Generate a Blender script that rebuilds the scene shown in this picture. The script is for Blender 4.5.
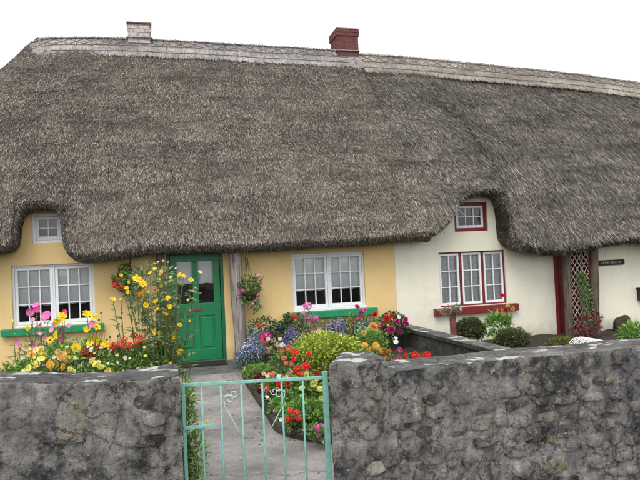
import bpy, math, random
import numpy as np
from mathutils import Vector, Matrix, noise

random.seed(7); rng = np.random.default_rng(7)
scene = bpy.context.scene
for o in list(bpy.data.objects): bpy.data.objects.remove(o)
col = scene.collection

# ------------------------------------------------------------------ camera
F = 640.0
YAW, PITCH, ROLL = math.radians(15), math.radians(1.43), math.radians(2.55)
CAM = np.array([0, -11.3, 1.75])
FW = np.array([math.sin(YAW)*math.cos(PITCH), math.cos(YAW)*math.cos(PITCH), math.sin(PITCH)])
_R = np.array([math.cos(YAW), -math.sin(YAW), 0.0]); _U = np.cross(_R, FW)
RT = math.cos(ROLL)*_R - math.sin(ROLL)*_U
UP = math.sin(ROLL)*_R + math.cos(ROLL)*_U
cd = bpy.data.cameras.new('camera'); cam = bpy.data.objects.new('camera', cd); col.objects.link(cam)
cam.matrix_world = Matrix(((RT[0], UP[0], -FW[0], CAM[0]), (RT[1], UP[1], -FW[1], CAM[1]), (RT[2], UP[2], -FW[2], CAM[2]), (0, 0, 0, 1)))
cd.sensor_width = 36; cd.lens = 36*F/640; cd.clip_end = 3000; cd.clip_start = 0.05
scene.camera = cam

def ray(u, v): return FW + (u-320)/F*RT + (240-v)/F*UP
def at_y(u, v, Y): d = ray(u, v); return CAM + d*((Y-CAM[1])/d[1])
def at_z(u, v, Z): d = ray(u, v); return CAM + d*((Z-CAM[2])/d[2])
def depth(p): return float(np.dot(np.asarray(p)-CAM, FW))

# ------------------------------------------------------------------ world, sun, exposure
SUN_EL, SUN_AZ = math.radians(55), math.radians(205)     # azimuth from +Y clockwise
world = bpy.data.worlds.new('World'); scene.world = world; world.use_nodes = True
nt = world.node_tree; nt.nodes.clear()
sky = nt.nodes.new('ShaderNodeTexSky'); sky.sky_type = 'NISHITA'; sky.sun_disc = False
sky.sun_elevation = SUN_EL; sky.sun_rotation = SUN_AZ; sky.dust_density = 4; sky.air_density = 1.2
hs = nt.nodes.new('ShaderNodeHueSaturation'); hs.inputs['Saturation'].default_value = 0.12
b1 = nt.nodes.new('ShaderNodeBackground'); b1.inputs['Strength'].default_value = 0.08
b2 = nt.nodes.new('ShaderNodeBackground'); b2.inputs['Color'].default_value = (0.97, 0.985, 1, 1); b2.inputs['Strength'].default_value = 0.85
ad = nt.nodes.new('ShaderNodeAddShader'); wo = nt.nodes.new('ShaderNodeOutputWorld')
nt.links.new(sky.outputs[0], hs.inputs['Color']); nt.links.new(hs.outputs[0], b1.inputs['Color'])
nt.links.new(b1.outputs[0], ad.inputs[0]); nt.links.new(b2.outputs[0], ad.inputs[1]); nt.links.new(ad.outputs[0], wo.inputs[0])
sd = bpy.data.lights.new('sun', 'SUN'); sd.energy = 1.2; sd.angle = math.radians(35); sd.color = (1, 0.97, 0.92)
sun = bpy.data.objects.new('sun', sd); col.objects.link(sun)
sdir = Vector((math.sin(SUN_AZ)*math.cos(SUN_EL), math.cos(SUN_AZ)*math.cos(SUN_EL), math.sin(SUN_EL)))
sun.rotation_euler = sdir.to_track_quat('Z', 'Y').to_euler(); sun.location = (0, -20, 30)
vs = scene.view_settings
vs.view_transform = 'Standard'; vs.look = 'None'; vs.gamma = 1; vs.use_curve_mapping = False; vs.exposure = 0.33
scene.render.engine = 'CYCLES'; scene.cycles.max_bounces = 6; scene.cycles.diffuse_bounces = 3; scene.cycles.transparent_max_bounces = 8

# ------------------------------------------------------------------ materials
MATS = {}
def nodes_of(name):
    m = bpy.data.materials.new(name); m.use_nodes = True
    t = m.node_tree; b = t.nodes['Principled BSDF']; MATS[name] = m
    return m, t, b
def N(t, kind, **kw):
    n = t.nodes.new(kind)
    for k, v in kw.items(): setattr(n, k, v)
    return n
def coords(t): return N(t, 'ShaderNodeNewGeometry').outputs['Position']
def noise_n(t, scale, detail=6, rough=0.6, vec=None):
    n = N(t, 'ShaderNodeTexNoise'); n.inputs['Scale'].default_value = scale; n.inputs['Detail'].default_value = detail
    n.inputs['Roughness'].default_value = rough; t.links.new(vec if vec is not None else coords(t), n.inputs['Vector']); return n
def ramp(t, fac, stops):
    r = N(t, 'ShaderNodeValToRGB'); t.links.new(fac, r.inputs[0]); e = r.color_ramp.elements
    while len(e) < len(stops): e.new(0.5)
    for el, (p, c) in zip(e, stops): el.position = p; el.color = (c[0], c[1], c[2], 1)
    return r.outputs[0]
def g(v): return (v, v, v)
def mixc(t, fac, a, b, mode='MIX'):
    n = N(t, 'ShaderNodeMix', data_type='RGBA', blend_type=mode)
    if isinstance(fac, (int, float)): n.inputs[0].default_value = fac
    else: t.links.new(fac, n.inputs[0])
    for i, x in ((6, a), (7, b)):
        if isinstance(x, tuple): n.inputs[i].default_value = (x[0], x[1], x[2], 1)
        else: t.links.new(x, n.inputs[i])
    return n.outputs[2]
def bump(t, b, height, strength, dist=0.01):
    n = N(t, 'ShaderNodeBump'); n.inputs['Strength'].default_value = strength; n.inputs['Distance'].default_value = dist
    t.links.new(height, n.inputs['Height']); t.links.new(n.outputs[0], b.inputs['Normal'])
def plain(name, c, rough=0.6, var=0.12, scale=9, bstr=0.15, bscale=60, bdist=0.004, spec=0.3):
    m, t, b = nodes_of(name)
    n = noise_n(t, scale)
    lo = tuple(x*(1-var*1.6) for x in c); hi = tuple(min(1, x*(1+var)) for x in c)
    t.links.new(ramp(t, n.outputs[0], [(0.3, lo), (0.7, hi)]), b.inputs['Base Color'])
    b.inputs['Roughness'].default_value = rough; b.inputs['Specular IOR Level'].default_value = spec
    if bstr: bump(t, b, noise_n(t, bscale).outputs[0], bstr, bdist)
    return m
def leafmat(name, c, c2, trans=0.25):
    m, t, b = nodes_of(name)
    gi = N(t, 'ShaderNodeNewGeometry')
    cc = ramp(t, gi.outputs['Random Per Island'], [(0, tuple(x*0.7 for x in c)), (0.55, c), (1, c2)])
    t.links.new(cc, b.inputs['Base Color']); b.inputs['Roughness'].default_value = 0.55; b.inputs['Specular IOR Level'].default_value = 0.25
    tr = N(t, 'ShaderNodeBsdfTranslucent'); t.links.new(cc, tr.inputs[0])
    mx = N(t, 'ShaderNodeMixShader'); mx.inputs[0].default_value = trans
    t.links.new(b.outputs[0], mx.inputs[1]); t.links.new(tr.outputs[0], mx.inputs[2])
    t.links.new(mx.outputs[0], t.nodes['Material Output'].inputs[0])
    return m
def render_wall(name, c, stain, rough=0.85):
    m, t, b = nodes_of(name)
    n1 = noise_n(t, 0.9, 8, 0.65); n2 = noise_n(t, 7, 6)
    a = ramp(t, n1.outputs[0], [(0.3, tuple(x*0.86 for x in c)), (0.65, c)])
    mp = N(t, 'ShaderNodeMapping'); mp.inputs['Scale'].default_value = (9, 9, 0.9); t.links.new(coords(t), mp.inputs[0])
    n3 = noise_n(t, 1.0, 5, 0.6, mp.outputs[0])
    f = ramp(t, n3.outputs[0], [(0.55, g(0)), (0.8, g(0.32))])
    a = mixc(t, f, a, stain)
    # splash dirt close to the ground
    sx = N(t, 'ShaderNodeSeparateXYZ'); t.links.new(coords(t), sx.inputs[0])
    ma = N(t, 'ShaderNodeMath', operation='MULTIPLY_ADD'); t.links.new(n2.outputs[0], ma.inputs[0]); ma.inputs[1].default_value = 0.5; t.links.new(sx.outputs[2], ma.inputs[2])
    f2 = ramp(t, ma.outputs[0], [(0.2, g(0.5)), (0.5, g(0))])
    a = mixc(t, f2, a, tuple(x*0.6 for x in stain))
    t.links.new(a, b.inputs['Base Color']); b.inputs['Roughness'].default_value = rough; b.inputs['Specular IOR Level'].default_value = 0.15
    ad = N(t, 'ShaderNodeMath', operation='MULTIPLY_ADD'); t.links.new(noise_n(t, 5, 3).outputs[0], ad.inputs[0]); ad.inputs[1].default_value = 4.0
    t.links.new(noise_n(t, 55, 6).outputs[0], ad.inputs[2]); bump(t, b, ad.outputs[0], 0.35, 0.008)
    return m
def thatchmat(name, stops, green):
    m, t, b = nodes_of(name)
    at = N(t, 'ShaderNodeAttribute', attribute_name='rnd')
    c = ramp(t, at.outputs['Fac'], stops)
    n = noise_n(t, 0.8, 6, 0.6); c = mixc(t, ramp(t, n.outputs[0], [(0.45, g(0)), (0.72, g(0.4))]), c, green, 'MIX')
    n2 = noise_n(t, 1.7, 7, 0.7); c = mixc(t, 1.0, c, ramp(t, n2.outputs[0], [(0.34, g(0.6)), (0.62, g(1.0))]), 'MULTIPLY')
    mb = N(t, 'ShaderNodeMapping'); mb.inputs['Scale'].default_value = (0.45, 0.45, 3.2); t.links.new(coords(t), mb.inputs[0]); c = mixc(t, 1.0, c, ramp(t, noise_n(t, 1.3, 6, 0.65, mb.outputs[0]).outputs[0], [(0.38, g(0.66)), (0.55, g(1.0))]), 'MULTIPLY')
    t.links.new(c, b.inputs['Base Color']); b.inputs['Roughness'].default_value = 0.85; b.inputs['Specular IOR Level'].default_value = 0.2
    return m
def stonemat(name, dark, mid, pale, ochre, whites=0.0, seed=0.0):
    """weathered limestone: sooty crust, pale lichen flecks, pits, ochre patches"""
    m, t, b = nodes_of(name)
    ps = N(t, 'ShaderNodeVectorMath', operation='ADD'); ps.inputs[1].default_value = (seed, seed*1.7, 0); t.links.new(coords(t), ps.inputs[0]); v = ps.outputs[0]
    n1 = noise_n(t, 3.4, 14, 0.76, v); n2 = noise_n(t, 21, 10, 0.78, v); n2.inputs['Distortion'].default_value = 0.15; n3 = noise_n(t, 62, 6, 0.75, v)
    c = ramp(t, n1.outputs[0], [(0.34, tuple(x*0.6 for x in dark)), (0.43, tuple(x*1.3 for x in dark)), (0.49, tuple(x*0.7 for x in mid)), (0.56, tuple(x*0.95 for x in mid)), (0.62, tuple((x+y)*0.5 for x, y in zip(mid, pale))), (0.70, pale)])
    c = mixc(t, ramp(t, n2.outputs[0], [(0.37, g(0.75)), (0.43, g(0))]), c, tuple(x*0.35 for x in dark))
    c = mixc(t, ramp(t, n2.outputs[0], [(0.585, g(0)), (0.63, g(0.8))]), c, pale)
    n4 = noise_n(t, 2.3, 7, 0.66, v); n5 = noise_n(t, 7, 8, 0.7, v)
    mm = N(t, 'ShaderNodeMath', operation='MULTIPLY'); t.links.new(n4.outputs[0], mm.inputs[0]); t.links.new(n5.outputs[0], mm.inputs[1])
    f = ramp(t, mm.outputs[0], [(0.325, g(0)), (0.355, g(0.65))]); f3 = ramp(t, n3.outputs[0], [(0.42, g(0.15)), (0.56, g(1))])
    pm = N(t, 'ShaderNodeMath', operation='MULTIPLY'); t.links.new(f, pm.inputs[0]); t.links.new(f3, pm.inputs[1])
    c = mixc(t, pm.outputs[0], c, ochre)
    c = mixc(t, ramp(t, n3.outputs[0], [(0.60, g(0)), (0.67, g(0.75))]), c, tuple(min(0.6, x*1.5) for x in pale))
    c = mixc(t, ramp(t, n3.outputs[0], [(0.33, g(0.8)), (0.41, g(0))]), c, tuple(x*0.4 for x in dark))
    vo = N(t, 'ShaderNodeTexVoronoi', feature='DISTANCE_TO_EDGE'); vo.inputs['Scale'].default_value = 6.5; vm = N(t, 'ShaderNodeVectorMath', operation='MULTIPLY_ADD'); t.links.new(n2.outputs['Color'], vm.inputs[0]); vm.inputs[1].default_value = (0.16, 0.16, 0.16); t.links.new(v, vm.inputs[2]); t.links.new(vm.outputs[0], vo.inputs['Vector'])
    cr = ramp(t, vo.outputs['Distance'], [(0.0, g(0.85)), (0.035, g(0))]); ck = N(t, 'ShaderNodeMath', operation='MULTIPLY'); t.links.new(cr, ck.inputs[0]); t.links.new(ramp(t, n4.outputs[0], [(0.42, g(0)), (0.55, g(1))]), ck.inputs[1])
    c = mixc(t, ck.outputs[0], c, tuple(x*0.3 for x in dark))
    nl = noise_n(t, 1.1, 6, 0.6, v); mp0 = N(t, 'ShaderNodeMapping'); mp0.inputs['Scale'].default_value = (5, 5, 0.7); t.links.new(v, mp0.inputs[0]); ns = noise_n(t, 1, 7, 0.65, mp0.outputs[0])
    c = mixc(t, 1.0, c, ramp(t, nl.outputs[0], [(0.36, (0.62, 0.61, 0.62)), (0.5, (1, 0.985, 0.96)), (0.64, (1.0, 0.98, 0.91))]), 'MULTIPLY')
    c = mixc(t, ramp(t, ns.outputs[0], [(0.54, g(0)), (0.66, g(0.7))]), c, dark)
    oi = N(t, 'ShaderNodeObjectInfo'); c = mixc(t, 1.0, c, ramp(t, oi.outputs['Random'], [(0, g(0.7)), (0.5, g(0.88)), (1, (1.0, 0.98, 0.93))]), 'MULTIPLY') if name.startswith('wall_stone_w') else c
    if whites:
        gi = N(t, 'ShaderNodeNewGeometry'); sx = N(t, 'ShaderNodeSeparateXYZ'); t.links.new(gi.outputs['Normal'], sx.inputs[0])
        mp = N(t, 'ShaderNodeMapping'); mp.inputs['Scale'].default_value = (2.4, 4, 2); t.links.new(v, mp.inputs[0])
        nw = noise_n(t, 1.9, 9, 0.55, mp.outputs[0])
        f = ramp(t, nw.outputs[0], [(0.585, g(0)), (0.605, g(0.95*whites))]); f2 = ramp(t, sx.outputs[2], [(0.55, g(0)), (0.85, g(1))])
        pp = N(t, 'ShaderNodeMath', operation='MULTIPLY'); t.links.new(f, pp.inputs[0]); t.links.new(f2, pp.inputs[1])
        c = mixc(t, pp.outputs[0], c, (0.78, 0.78, 0.77))
    t.links.new(c, b.inputs['Base Color']); b.inputs['Roughness'].default_value = 0.92; b.inputs['Specular IOR Level'].default_value = 0.15
    ad = N(t, 'ShaderNodeMath', operation='MULTIPLY_ADD'); t.links.new(n2.outputs[0], ad.inputs[0]); ad.inputs[1].default_value = 1.8; t.links.new(n3.outputs[0], ad.inputs[2])
    a2 = N(t, 'ShaderNodeMath', operation='MULTIPLY_ADD'); t.links.new(ck.outputs[0], a2.inputs[0]); a2.inputs[1].default_value = -0.7; t.links.new(ad.outputs[0], a2.inputs[2]); bump(t, b, a2.outputs[0], 1.0, 0.022)
    return m
def timbermat(name, c, dark):
    m, t, b = nodes_of(name); mp = N(t, 'ShaderNodeMapping'); mp.inputs['Scale'].default_value = (38, 38, 2.2); t.links.new(coords(t), mp.inputs[0])
    n1 = noise_n(t, 1, 8, 0.65, mp.outputs[0]); n2 = noise_n(t, 5, 5); k = ramp(t, n1.outputs[0], [(0.36, dark), (0.5, c), (0.7, tuple(min(1, x*1.35) for x in c))])
    k = mixc(t, ramp(t, n2.outputs[0], [(0.5, g(0)), (0.7, g(0.5))]), k, tuple(x*0.6 for x in c)); t.links.new(k, b.inputs['Base Color']); b.inputs['Roughness'].default_value = 0.85; b.inputs['Specular IOR Level'].default_value = 0.2
    bump(t, b, n1.outputs[0], 0.9, 0.012); return m

render_wall('yellow_render', (0.76, 0.555, 0.265), (0.54, 0.38, 0.17))
render_wall('cream_render', (0.78, 0.75, 0.62), (0.52, 0.50, 0.39))
thatchmat('thatch_reed', [(0, (0.05, 0.042, 0.037)), (0.3, (0.172, 0.143, 0.118)), (0.65, (0.325, 0.28, 0.236)), (1, (0.63, 0.565, 0.49))], (0.18, 0.16, 0.132))
thatchmat('thatch_straw', [(0, (0.052, 0.046, 0.039)), (0.3, (0.165, 0.145, 0.123)), (0.65, (0.315, 0.282, 0.242)), (1, (0.62, 0.57, 0.505))], (0.165, 0.157, 0.122))
thatchmat('ridge_straw', [(0, (0.15, 0.135, 0.13)), (0.35, (0.34, 0.31, 0.30)), (1, (0.62, 0.585, 0.57))], (0.36, 0.34, 0.31))
thatchmat('ridge_straw_tan', [(0, (0.17, 0.14, 0.115)), (0.35, (0.37, 0.325, 0.28)), (1, (0.62, 0.565, 0.50))], (0.40, 0.35, 0.29))
thatchmat('thatch_under', [(0, (0.035, 0.03, 0.025)), (1, (0.05, 0.043, 0.035))], (0.03, 0.03, 0.022))
plain('hazel_rod', (0.20, 0.175, 0.165), 0.8, 0.3)
stonemat('wall_stone', (0.07, 0.069, 0.071), (0.36, 0.352, 0.34), (0.66, 0.65, 0.62), (0.44, 0.36, 0.19), 0.0)
stonemat('wall_stone_warm', (0.085, 0.081, 0.076), (0.37, 0.357, 0.33), (0.66, 0.645, 0.60), (0.40, 0.32, 0.17), 0.0, 3.3)
stonemat('wall_top', (0.15, 0.15, 0.15), (0.29, 0.285, 0.28), (0.45, 0.44, 0.43), (0.25, 0.23, 0.17), 1.0, 7.1)
stonemat('low_wall', (0.07, 0.068, 0.062), (0.15, 0.145, 0.13), (0.24, 0.235, 0.21), (0.15, 0.14, 0.09), 0.0, 11.0)
stonemat('kerb_concrete', (0.06, 0.055, 0.045), (0.13, 0.12, 0.10), (0.22, 0.2, 0.17), (0.14, 0.13, 0.08), 0.0, 5.0)
plain('green_paint', (0.008, 0.19, 0.07), 0.32, 0.10, 5, 0.05, 80, spec=0.5)
plain('dark_green_paint', (0.008, 0.12, 0.06), 0.35, 0.10, 5, 0.05, 80, spec=0.5)
plain('sill_green', (0.02, 0.25, 0.11), 0.4, 0.12, 6, 0.06)
plain('white_paint', (0.74, 0.76, 0.78), 0.45, 0.05, 14, 0.06)
plain('grey_white', (0.42, 0.40, 0.38), 0.6, 0.15)
plain('red_paint', (0.18, 0.016, 0.02), 0.4, 0.14, 8, 0.08)
plain('brass_old', (0.20, 0.09, 0.05), 0.5, 0.2)
timbermat('weathered_timber', (0.27, 0.24, 0.22), (0.09, 0.075, 0.065))
timbermat('dark_timber', (0.12, 0.095, 0.07), (0.04, 0.032, 0.025))
plain('teal_paint', (0.20, 0.42, 0.365), 0.5, 0.14, 22, 0.2, 120)
plain('pale_teal', (0.42, 0.58, 0.53), 0.5, 0.1)
plain('iron_black', (0.02, 0.02, 0.02), 0.5, 0.1)
plain('lead', (0.33, 0.34, 0.36), 0.6, 0.1)
plain('blind_and_reflection', (0.90, 0.92, 0.94), 0.9, 0.05, 20, 0.1)
plain('net_curtain', (0.86, 0.89, 0.91), 0.9, 0.2, 30, 0.1)
plain('room_dark', (0.34, 0.33, 0.32), 0.9, 0.2, 3, 0)
plain('brick_red', (0.15, 0.05, 0.047), 0.9, 0.25, 18, 0.4)
plain('brick_grey', (0.50, 0.43, 0.42), 0.9, 0.28, 16, 0.4)
plain('mortar', (0.24, 0.21, 0.19), 0.95, 0.15, 20, 0.4)
plain('soil', (0.045, 0.034, 0.025), 0.95, 0.35, 8, 0.9, 25, 0.03)
plain('slab_dark', (0.10, 0.098, 0.095), 0.7, 0.3, 5, 0.4, 40, 0.006)
plain('coir_mat', (0.02, 0.019, 0.018), 0.95, 0.4, 30, 0.8, 150, 0.01)
plain('asphalt', (0.05, 0.05, 0.052), 0.9, 0.25, 12, 0.6, 90, 0.01)
plain('stump_brown', (0.055, 0.035, 0.026), 0.85, 0.4, 8, 0.8, 18, 0.03)
plain('rust_red', (0.12, 0.038, 0.028), 0.8, 0.3, 12, 0.3)
plain('plaque_dark', (0.025, 0.018, 0.014), 0.6, 0.2)
plain('plaque_text', (0.34, 0.32, 0.28), 0.7, 0.1)
plain('white_wire', (0.78, 0.78, 0.78), 0.5, 0.05)
plain('plant_pot', (0.03, 0.027, 0.027), 0.7, 0.2)
plain('basket_moss', (0.04, 0.045, 0.02), 0.95, 0.4, 30, 0.8, 60, 0.02)
m, t, b = nodes_of('path_concrete')
c = ramp(t, noise_n(t, 1.4, 8, 0.65).outputs[0], [(0.36, (0.13, 0.122, 0.115)), (0.62, (0.31, 0.29, 0.275))])
c = mixc(t, ramp(t, noise_n(t, 28, 6, 0.7).outputs[0], [(0.35, g(0.5)), (0.55, g(0))]), c, (0.12, 0.112, 0.10))
c = mixc(t, ramp(t, noise_n(t, 3, 9, 0.78).outputs[0], [(0.50, g(0)), (0.62, g(0.7))]), c, (0.14, 0.13, 0.11))
c = mixc(t, ramp(t, noise_n(t, 42, 3, 0.5).outputs[0], [(0.64, g(0)), (0.7, g(0.7))]), c, (0.5, 0.49, 0.47))
t.links.new(c, b.inputs['Base Color']); b.inputs['Roughness'].default_value = 0.75
pass
vo = N(t, 'ShaderNodeTexVoronoi', feature='DISTANCE_TO_EDGE'); vo.inputs['Scale'].default_value = 0.45; vm = N(t, 'ShaderNodeVectorMath', operation='MULTIPLY_ADD'); t.links.new(noise_n(t, 2.5, 6, 0.7).outputs['Color'], vm.inputs[0]); vm.inputs[1].default_value = (0.5, 0.5, 0); t.links.new(coords(t), vm.inputs[2]); t.links.new(vm.outputs[0], vo.inputs['Vector'])
crk = ramp(t, vo.outputs['Distance'], [(0.0, g(0.7)), (0.008, g(0))]); c = mixc(t, crk, c, (0.05, 0.047, 0.04)); t.links.new(c, b.inputs['Base Color'])
bump(t, b, noise_n(t, 50, 8, 0.7).outputs[0], 0.5, 0.01)
m, t, b = nodes_of('garden_ground')
c = ramp(t, noise_n(t, 3, 8, 0.7).outputs[0], [(0.35, (0.05, 0.045, 0.032)), (0.55, (0.075, 0.08, 0.035)), (0.7, (0.09, 0.12, 0.04))])
t.links.new(c, b.inputs['Base Color']); b.inputs['Roughness'].default_value = 0.95
bump(t, b, noise_n(t, 30, 8, 0.7).outputs[0], 0.9, 0.04)
# window glass: see-through with a mirror share that grows at grazing angles
m, t, b = nodes_of('glass'); t.nodes.remove(b)
lw = N(t, 'ShaderNodeFresnel'); lw.inputs[0].default_value = 1.85
tr = N(t, 'ShaderNodeBsdfTransparent'); tr.inputs[0].default_value = (0.97, 0.98, 0.98, 1); gl = N(t, 'ShaderNodeBsdfGlossy'); gl.inputs['Roughness'].default_value = 0.02
mx = N(t, 'ShaderNodeMixShader'); t.links.new(lw.outputs[0], mx.inputs[0]); t.links.new(tr.outputs[0], mx.inputs[1]); t.links.new(gl.outputs[0], mx.inputs[2])
t.links.new(mx.outputs[0], t.nodes['Material Output'].inputs[0])
# leaves and petals
leafmat('leaf_mid', (0.104, 0.216, 0.056), (0.244, 0.375, 0.112))
leafmat('leaf_dark', (0.042, 0.104, 0.034), (0.104, 0.189, 0.066))
leafmat('leaf_lime', (0.36, 0.46, 0.06), (0.62, 0.68, 0.16))
leafmat('leaf_fresh', (0.160, 0.320, 0.058), (0.320, 0.495, 0.116))
leafmat('leaf_grey', (0.150, 0.188, 0.125), (0.300, 0.338, 0.237))
leafmat('leaf_sage', (0.16, 0.22, 0.09), (0.30, 0.36, 0.17))
leafmat('leaf_olive', (0.085, 0.111, 0.039), (0.169, 0.163, 0.072))
leafmat('leaf_moss', (0.12, 0.15, 0.03), (0.21, 0.22, 0.055))
leafmat('leaf_red', (0.14, 0.035, 0.035), (0.30, 0.10, 0.085))
leafmat('stem_green', (0.09, 0.13, 0.045), (0.16, 0.19, 0.07), 0.0)
leafmat('stem_brown', (0.10, 0.075, 0.05), (0.16, 0.12, 0.08), 0.0)
PET = dict(yellow=(0.83, 0.56, 0.012), lemon=(0.76, 0.74, 0.16), gold=(0.80, 0.44, 0.07), apricot=(0.80, 0.50, 0.17), pink=(0.78, 0.17, 0.46), hotpink=(0.70, 0.06, 0.28),
           palepink=(0.80, 0.36, 0.50), crimson=(0.36, 0.012, 0.02), red=(0.68, 0.02, 0.015), scarlet=(0.78, 0.055, 0.025), salmon=(0.80, 0.22, 0.11), orange=(0.82, 0.24, 0.02),
           peach=(0.82, 0.38, 0.10), white=(0.80, 0.80, 0.76), cream=(0.80, 0.76, 0.56), magenta=(0.50, 0.025, 0.22), blue=(0.17, 0.20, 0.46), paleblue=(0.40, 0.45, 0.64), violet=(0.25, 0.19, 0.42), brown=(0.05, 0.03, 0.02))
for k, c in PET.items(): leafmat('petal_'+k, tuple(x*0.92 for x in c), tuple(min(0.86, x*1.1) for x in c), 0.2)

# ------------------------------------------------------------------ mesh helpers
WL = {}
def wl(o): return WL.get(o.name, np.zeros(3)) if o else np.zeros(3)
def tag(o, label=None, cat=None, group=None, kind=None):
    for k, v in (('label', label), ('category', cat), ('group', group), ('kind', kind)):
        if v: o[k] = v
    return o
def thing(name, label, cat, loc=(0, 0, 0), group=None):
    o = bpy.data.objects.new(name, None); col.objects.link(o); o.location = loc; o.empty_display_size = 0.2
    WL[o.name] = np.array(loc, float); return tag(o, label, cat, group)
class MB:
    def __init__(s): s.v = []; s.f = []; s.m = []; s.cur = 0
    def add(s, verts, faces):
        n = len(s.v); s.v.extend([tuple(p) for p in verts]); s.f.extend([tuple(i+n for i in f) for f in faces]); s.m.extend([s.cur]*len(faces)); return s
    def box(s, x0, x1, y0, y1, z0, z1):
        return s.add([(x0, y0, z0), (x1, y0, z0), (x1, y1, z0), (x0, y1, z0), (x0, y0, z1), (x1, y0, z1), (x1, y1, z1), (x0, y1, z1)],
                     [(3, 2, 1, 0), (4, 5, 6, 7), (0, 1, 5, 4), (1, 2, 6, 5), (2, 3, 7, 6), (3, 0, 4, 7)])
    def tube(s, pts, rad, n=5, cap=True):
        pts = [np.array(p, float) for p in pts]; rad = rad if hasattr(rad, '__len__') else [rad]*len(pts)
        rings = []
        for i, p in enumerate(pts):
            d = pts[min(i+1, len(pts)-1)]-pts[max(i-1, 0)]; d /= max(np.linalg.norm(d), 1e-9)
            a = np.cross(d, (0, 0, 1) if abs(d[2]) < 0.9 else (1, 0, 0)); a /= np.linalg.norm(a); c = np.cross(d, a)
            rings.append([p+rad[i]*(math.cos(2*math.pi*k/n)*a+math.sin(2*math.pi*k/n)*c) for k in range(n)])
        V = [q for r in rings for q in r]; Fc = []
        for i in range(len(pts)-1):
            for k in range(n): Fc.append((i*n+k, i*n+(k+1) % n, (i+1)*n+(k+1) % n, (i+1)*n+k))
        if cap: Fc += [tuple(range(n-1, -1, -1)), tuple(range((len(pts)-1)*n, len(pts)*n))]
        return s.add(V, Fc)
    def build(s, name, mats, parent=None, smooth=False, bevel=0, kind=None):
        me = bpy.data.meshes.new(name); off = wl(parent)
        me.from_pydata([tuple(np.array(p)-off) for p in s.v], [], s.f)
        for mm in (mats if isinstance(mats, (list, tuple)) else [mats]): me.materials.append(MATS[mm])
        me.polygons.foreach_set('material_index', s.m)
        if smooth: me.polygons.foreach_set('use_smooth', [True]*len(s.f))
        me.update(); o = bpy.data.objects.new(name, me); col.objects.link(o)
        if parent: o.parent = parent
        WL[o.name] = off
        if bevel:
            bm = o.modifiers.new('bevel', 'BEVEL'); bm.width = bevel; bm.segments = 2; bm.limit_method = 'ANGLE'
        if kind: o['kind'] = kind
        return o
def np_mesh(name, V, Fq, mats, parent=None, smooth=False, rnd=None, midx=None, kind=None):
    """V Nx3, Fq MxK numpy (K = 3 or 4)"""
    me = bpy.data.meshes.new(name); V = np.asarray(V, np.float32) - wl(parent).astype(np.float32); k = Fq.shape[1]
    me.vertices.add(len(V)); me.vertices.foreach_set('co', V.ravel())
    me.loops.add(Fq.size); me.loops.foreach_set('vertex_index', Fq.astype(np.int32).ravel())
    me.polygons.add(len(Fq)); me.polygons.foreach_set('loop_start', np.arange(0, Fq.size, k, dtype=np.int32))
    for mm in (mats if isinstance(mats, (list, tuple)) else [mats]): me.materials.append(MATS[mm])
    if midx is not None: me.polygons.foreach_set('material_index', np.asarray(midx, np.int32))
    me.polygons.foreach_set('use_smooth', np.full(len(Fq), smooth))
    me.update(calc_edges=True); me.validate()
    if rnd is not None:
        a = me.attributes.new('rnd', 'FLOAT', 'POINT'); a.data.foreach_set('value', np.asarray(rnd, np.float32))
    o = bpy.data.objects.new(name, me); col.objects.link(o)
    if parent: o.parent = parent
    WL[o.name] = wl(parent)
    if kind: o['kind'] = kind
    return o
def unit(a): return a/np.maximum(np.linalg.norm(a, axis=-1, keepdims=True), 1e-9)

# ------------------------------------------------------------------ ground, path, street
def sheet(name, pts, z, mat, thick=0.0):
    b = MB(); n = len(pts)
    b.add([(x, y, z) for x, y in pts], [tuple(range(n))])
    if thick:
        b.add([(x, y, z) for x, y in pts]+[(x, y, z-thick) for x, y in pts], [(i, i+n, (i+1) % n+n, (i+1) % n) for i in range(n)])
    return tag(b.build(name, mat), kind='structure')
sheet('ground', [(-900, -900), (900, -900), (900, 900), (-900, 900)], -0.06, 'garden_ground')
kerb_px = [(243, 372), (247.5, 384), (256, 397), (265, 410), (272, 421), (277, 430), (283, 434), (292, 437), (305, 440), (325, 443)]
kerb = [at_z(u, v, 0.0)[:2] for u, v in kerb_px] + [np.array([1.95, -5.72]), np.array([2.5, -5.85]), np.array([3.2, -5.9])]
PATH_L = 0.12
sheet('garden_path', [(PATH_L, -7.1), (3.3, -7.1), (3.3, -5.9)] + [tuple(p) for p in kerb[::-1]] + [(1.6, -0.9), (1.6, -0.02), (PATH_L, -0.02)], 0.0, 'path_concrete', 0.06)
sheet('pavement', [(-40, -9.9), (40, -9.9), (40, -7.1), (-40, -7.1)], -0.05, 'path_concrete', 0.1)
sheet('road', [(-200, -18), (200, -18), (200, -10.05), (-200, -10.05)], -0.052, 'asphalt')
def soil_sheet(name, outline_fn, x0, x1, y0, y1, z):
    nx, ny = 60, 80; V = []; Fc = []
    for j in range(ny+1):
        for i in range(nx+1):
            y = y0+(y1-y0)*j/ny; xl, xr = outline_fn(y); x = xl+(xr-xl)*i/nx
            V.append((x, y, z+0.05*noise.noise((x*2.2, y*2.2, 3))+0.025*noise.noise((x*9, y*9, 1))))
    for j in range(ny):
        for i in range(nx): a = j*(nx+1)+i; Fc.append((a, a+1, a+nx+2, a+nx+1))
    b = MB(); b.add(V, Fc); return tag(b.build(name, 'soil', smooth=True), kind='structure')
ky = np.array([p[1] for p in kerb[::-1]]); kx = np.array([p[0] for p in kerb[::-1]])
soil_sheet('flower_bed', lambda y: (float(np.interp(y, ky, kx))+0.05, 4.42), 1, 4.42, -5.78, -0.01, 0.07)
soil_sheet('flower_bed', lambda y: (-4.0, 0.1), -4, 0.1, -6.86, -0.01, 0.06)
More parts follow.
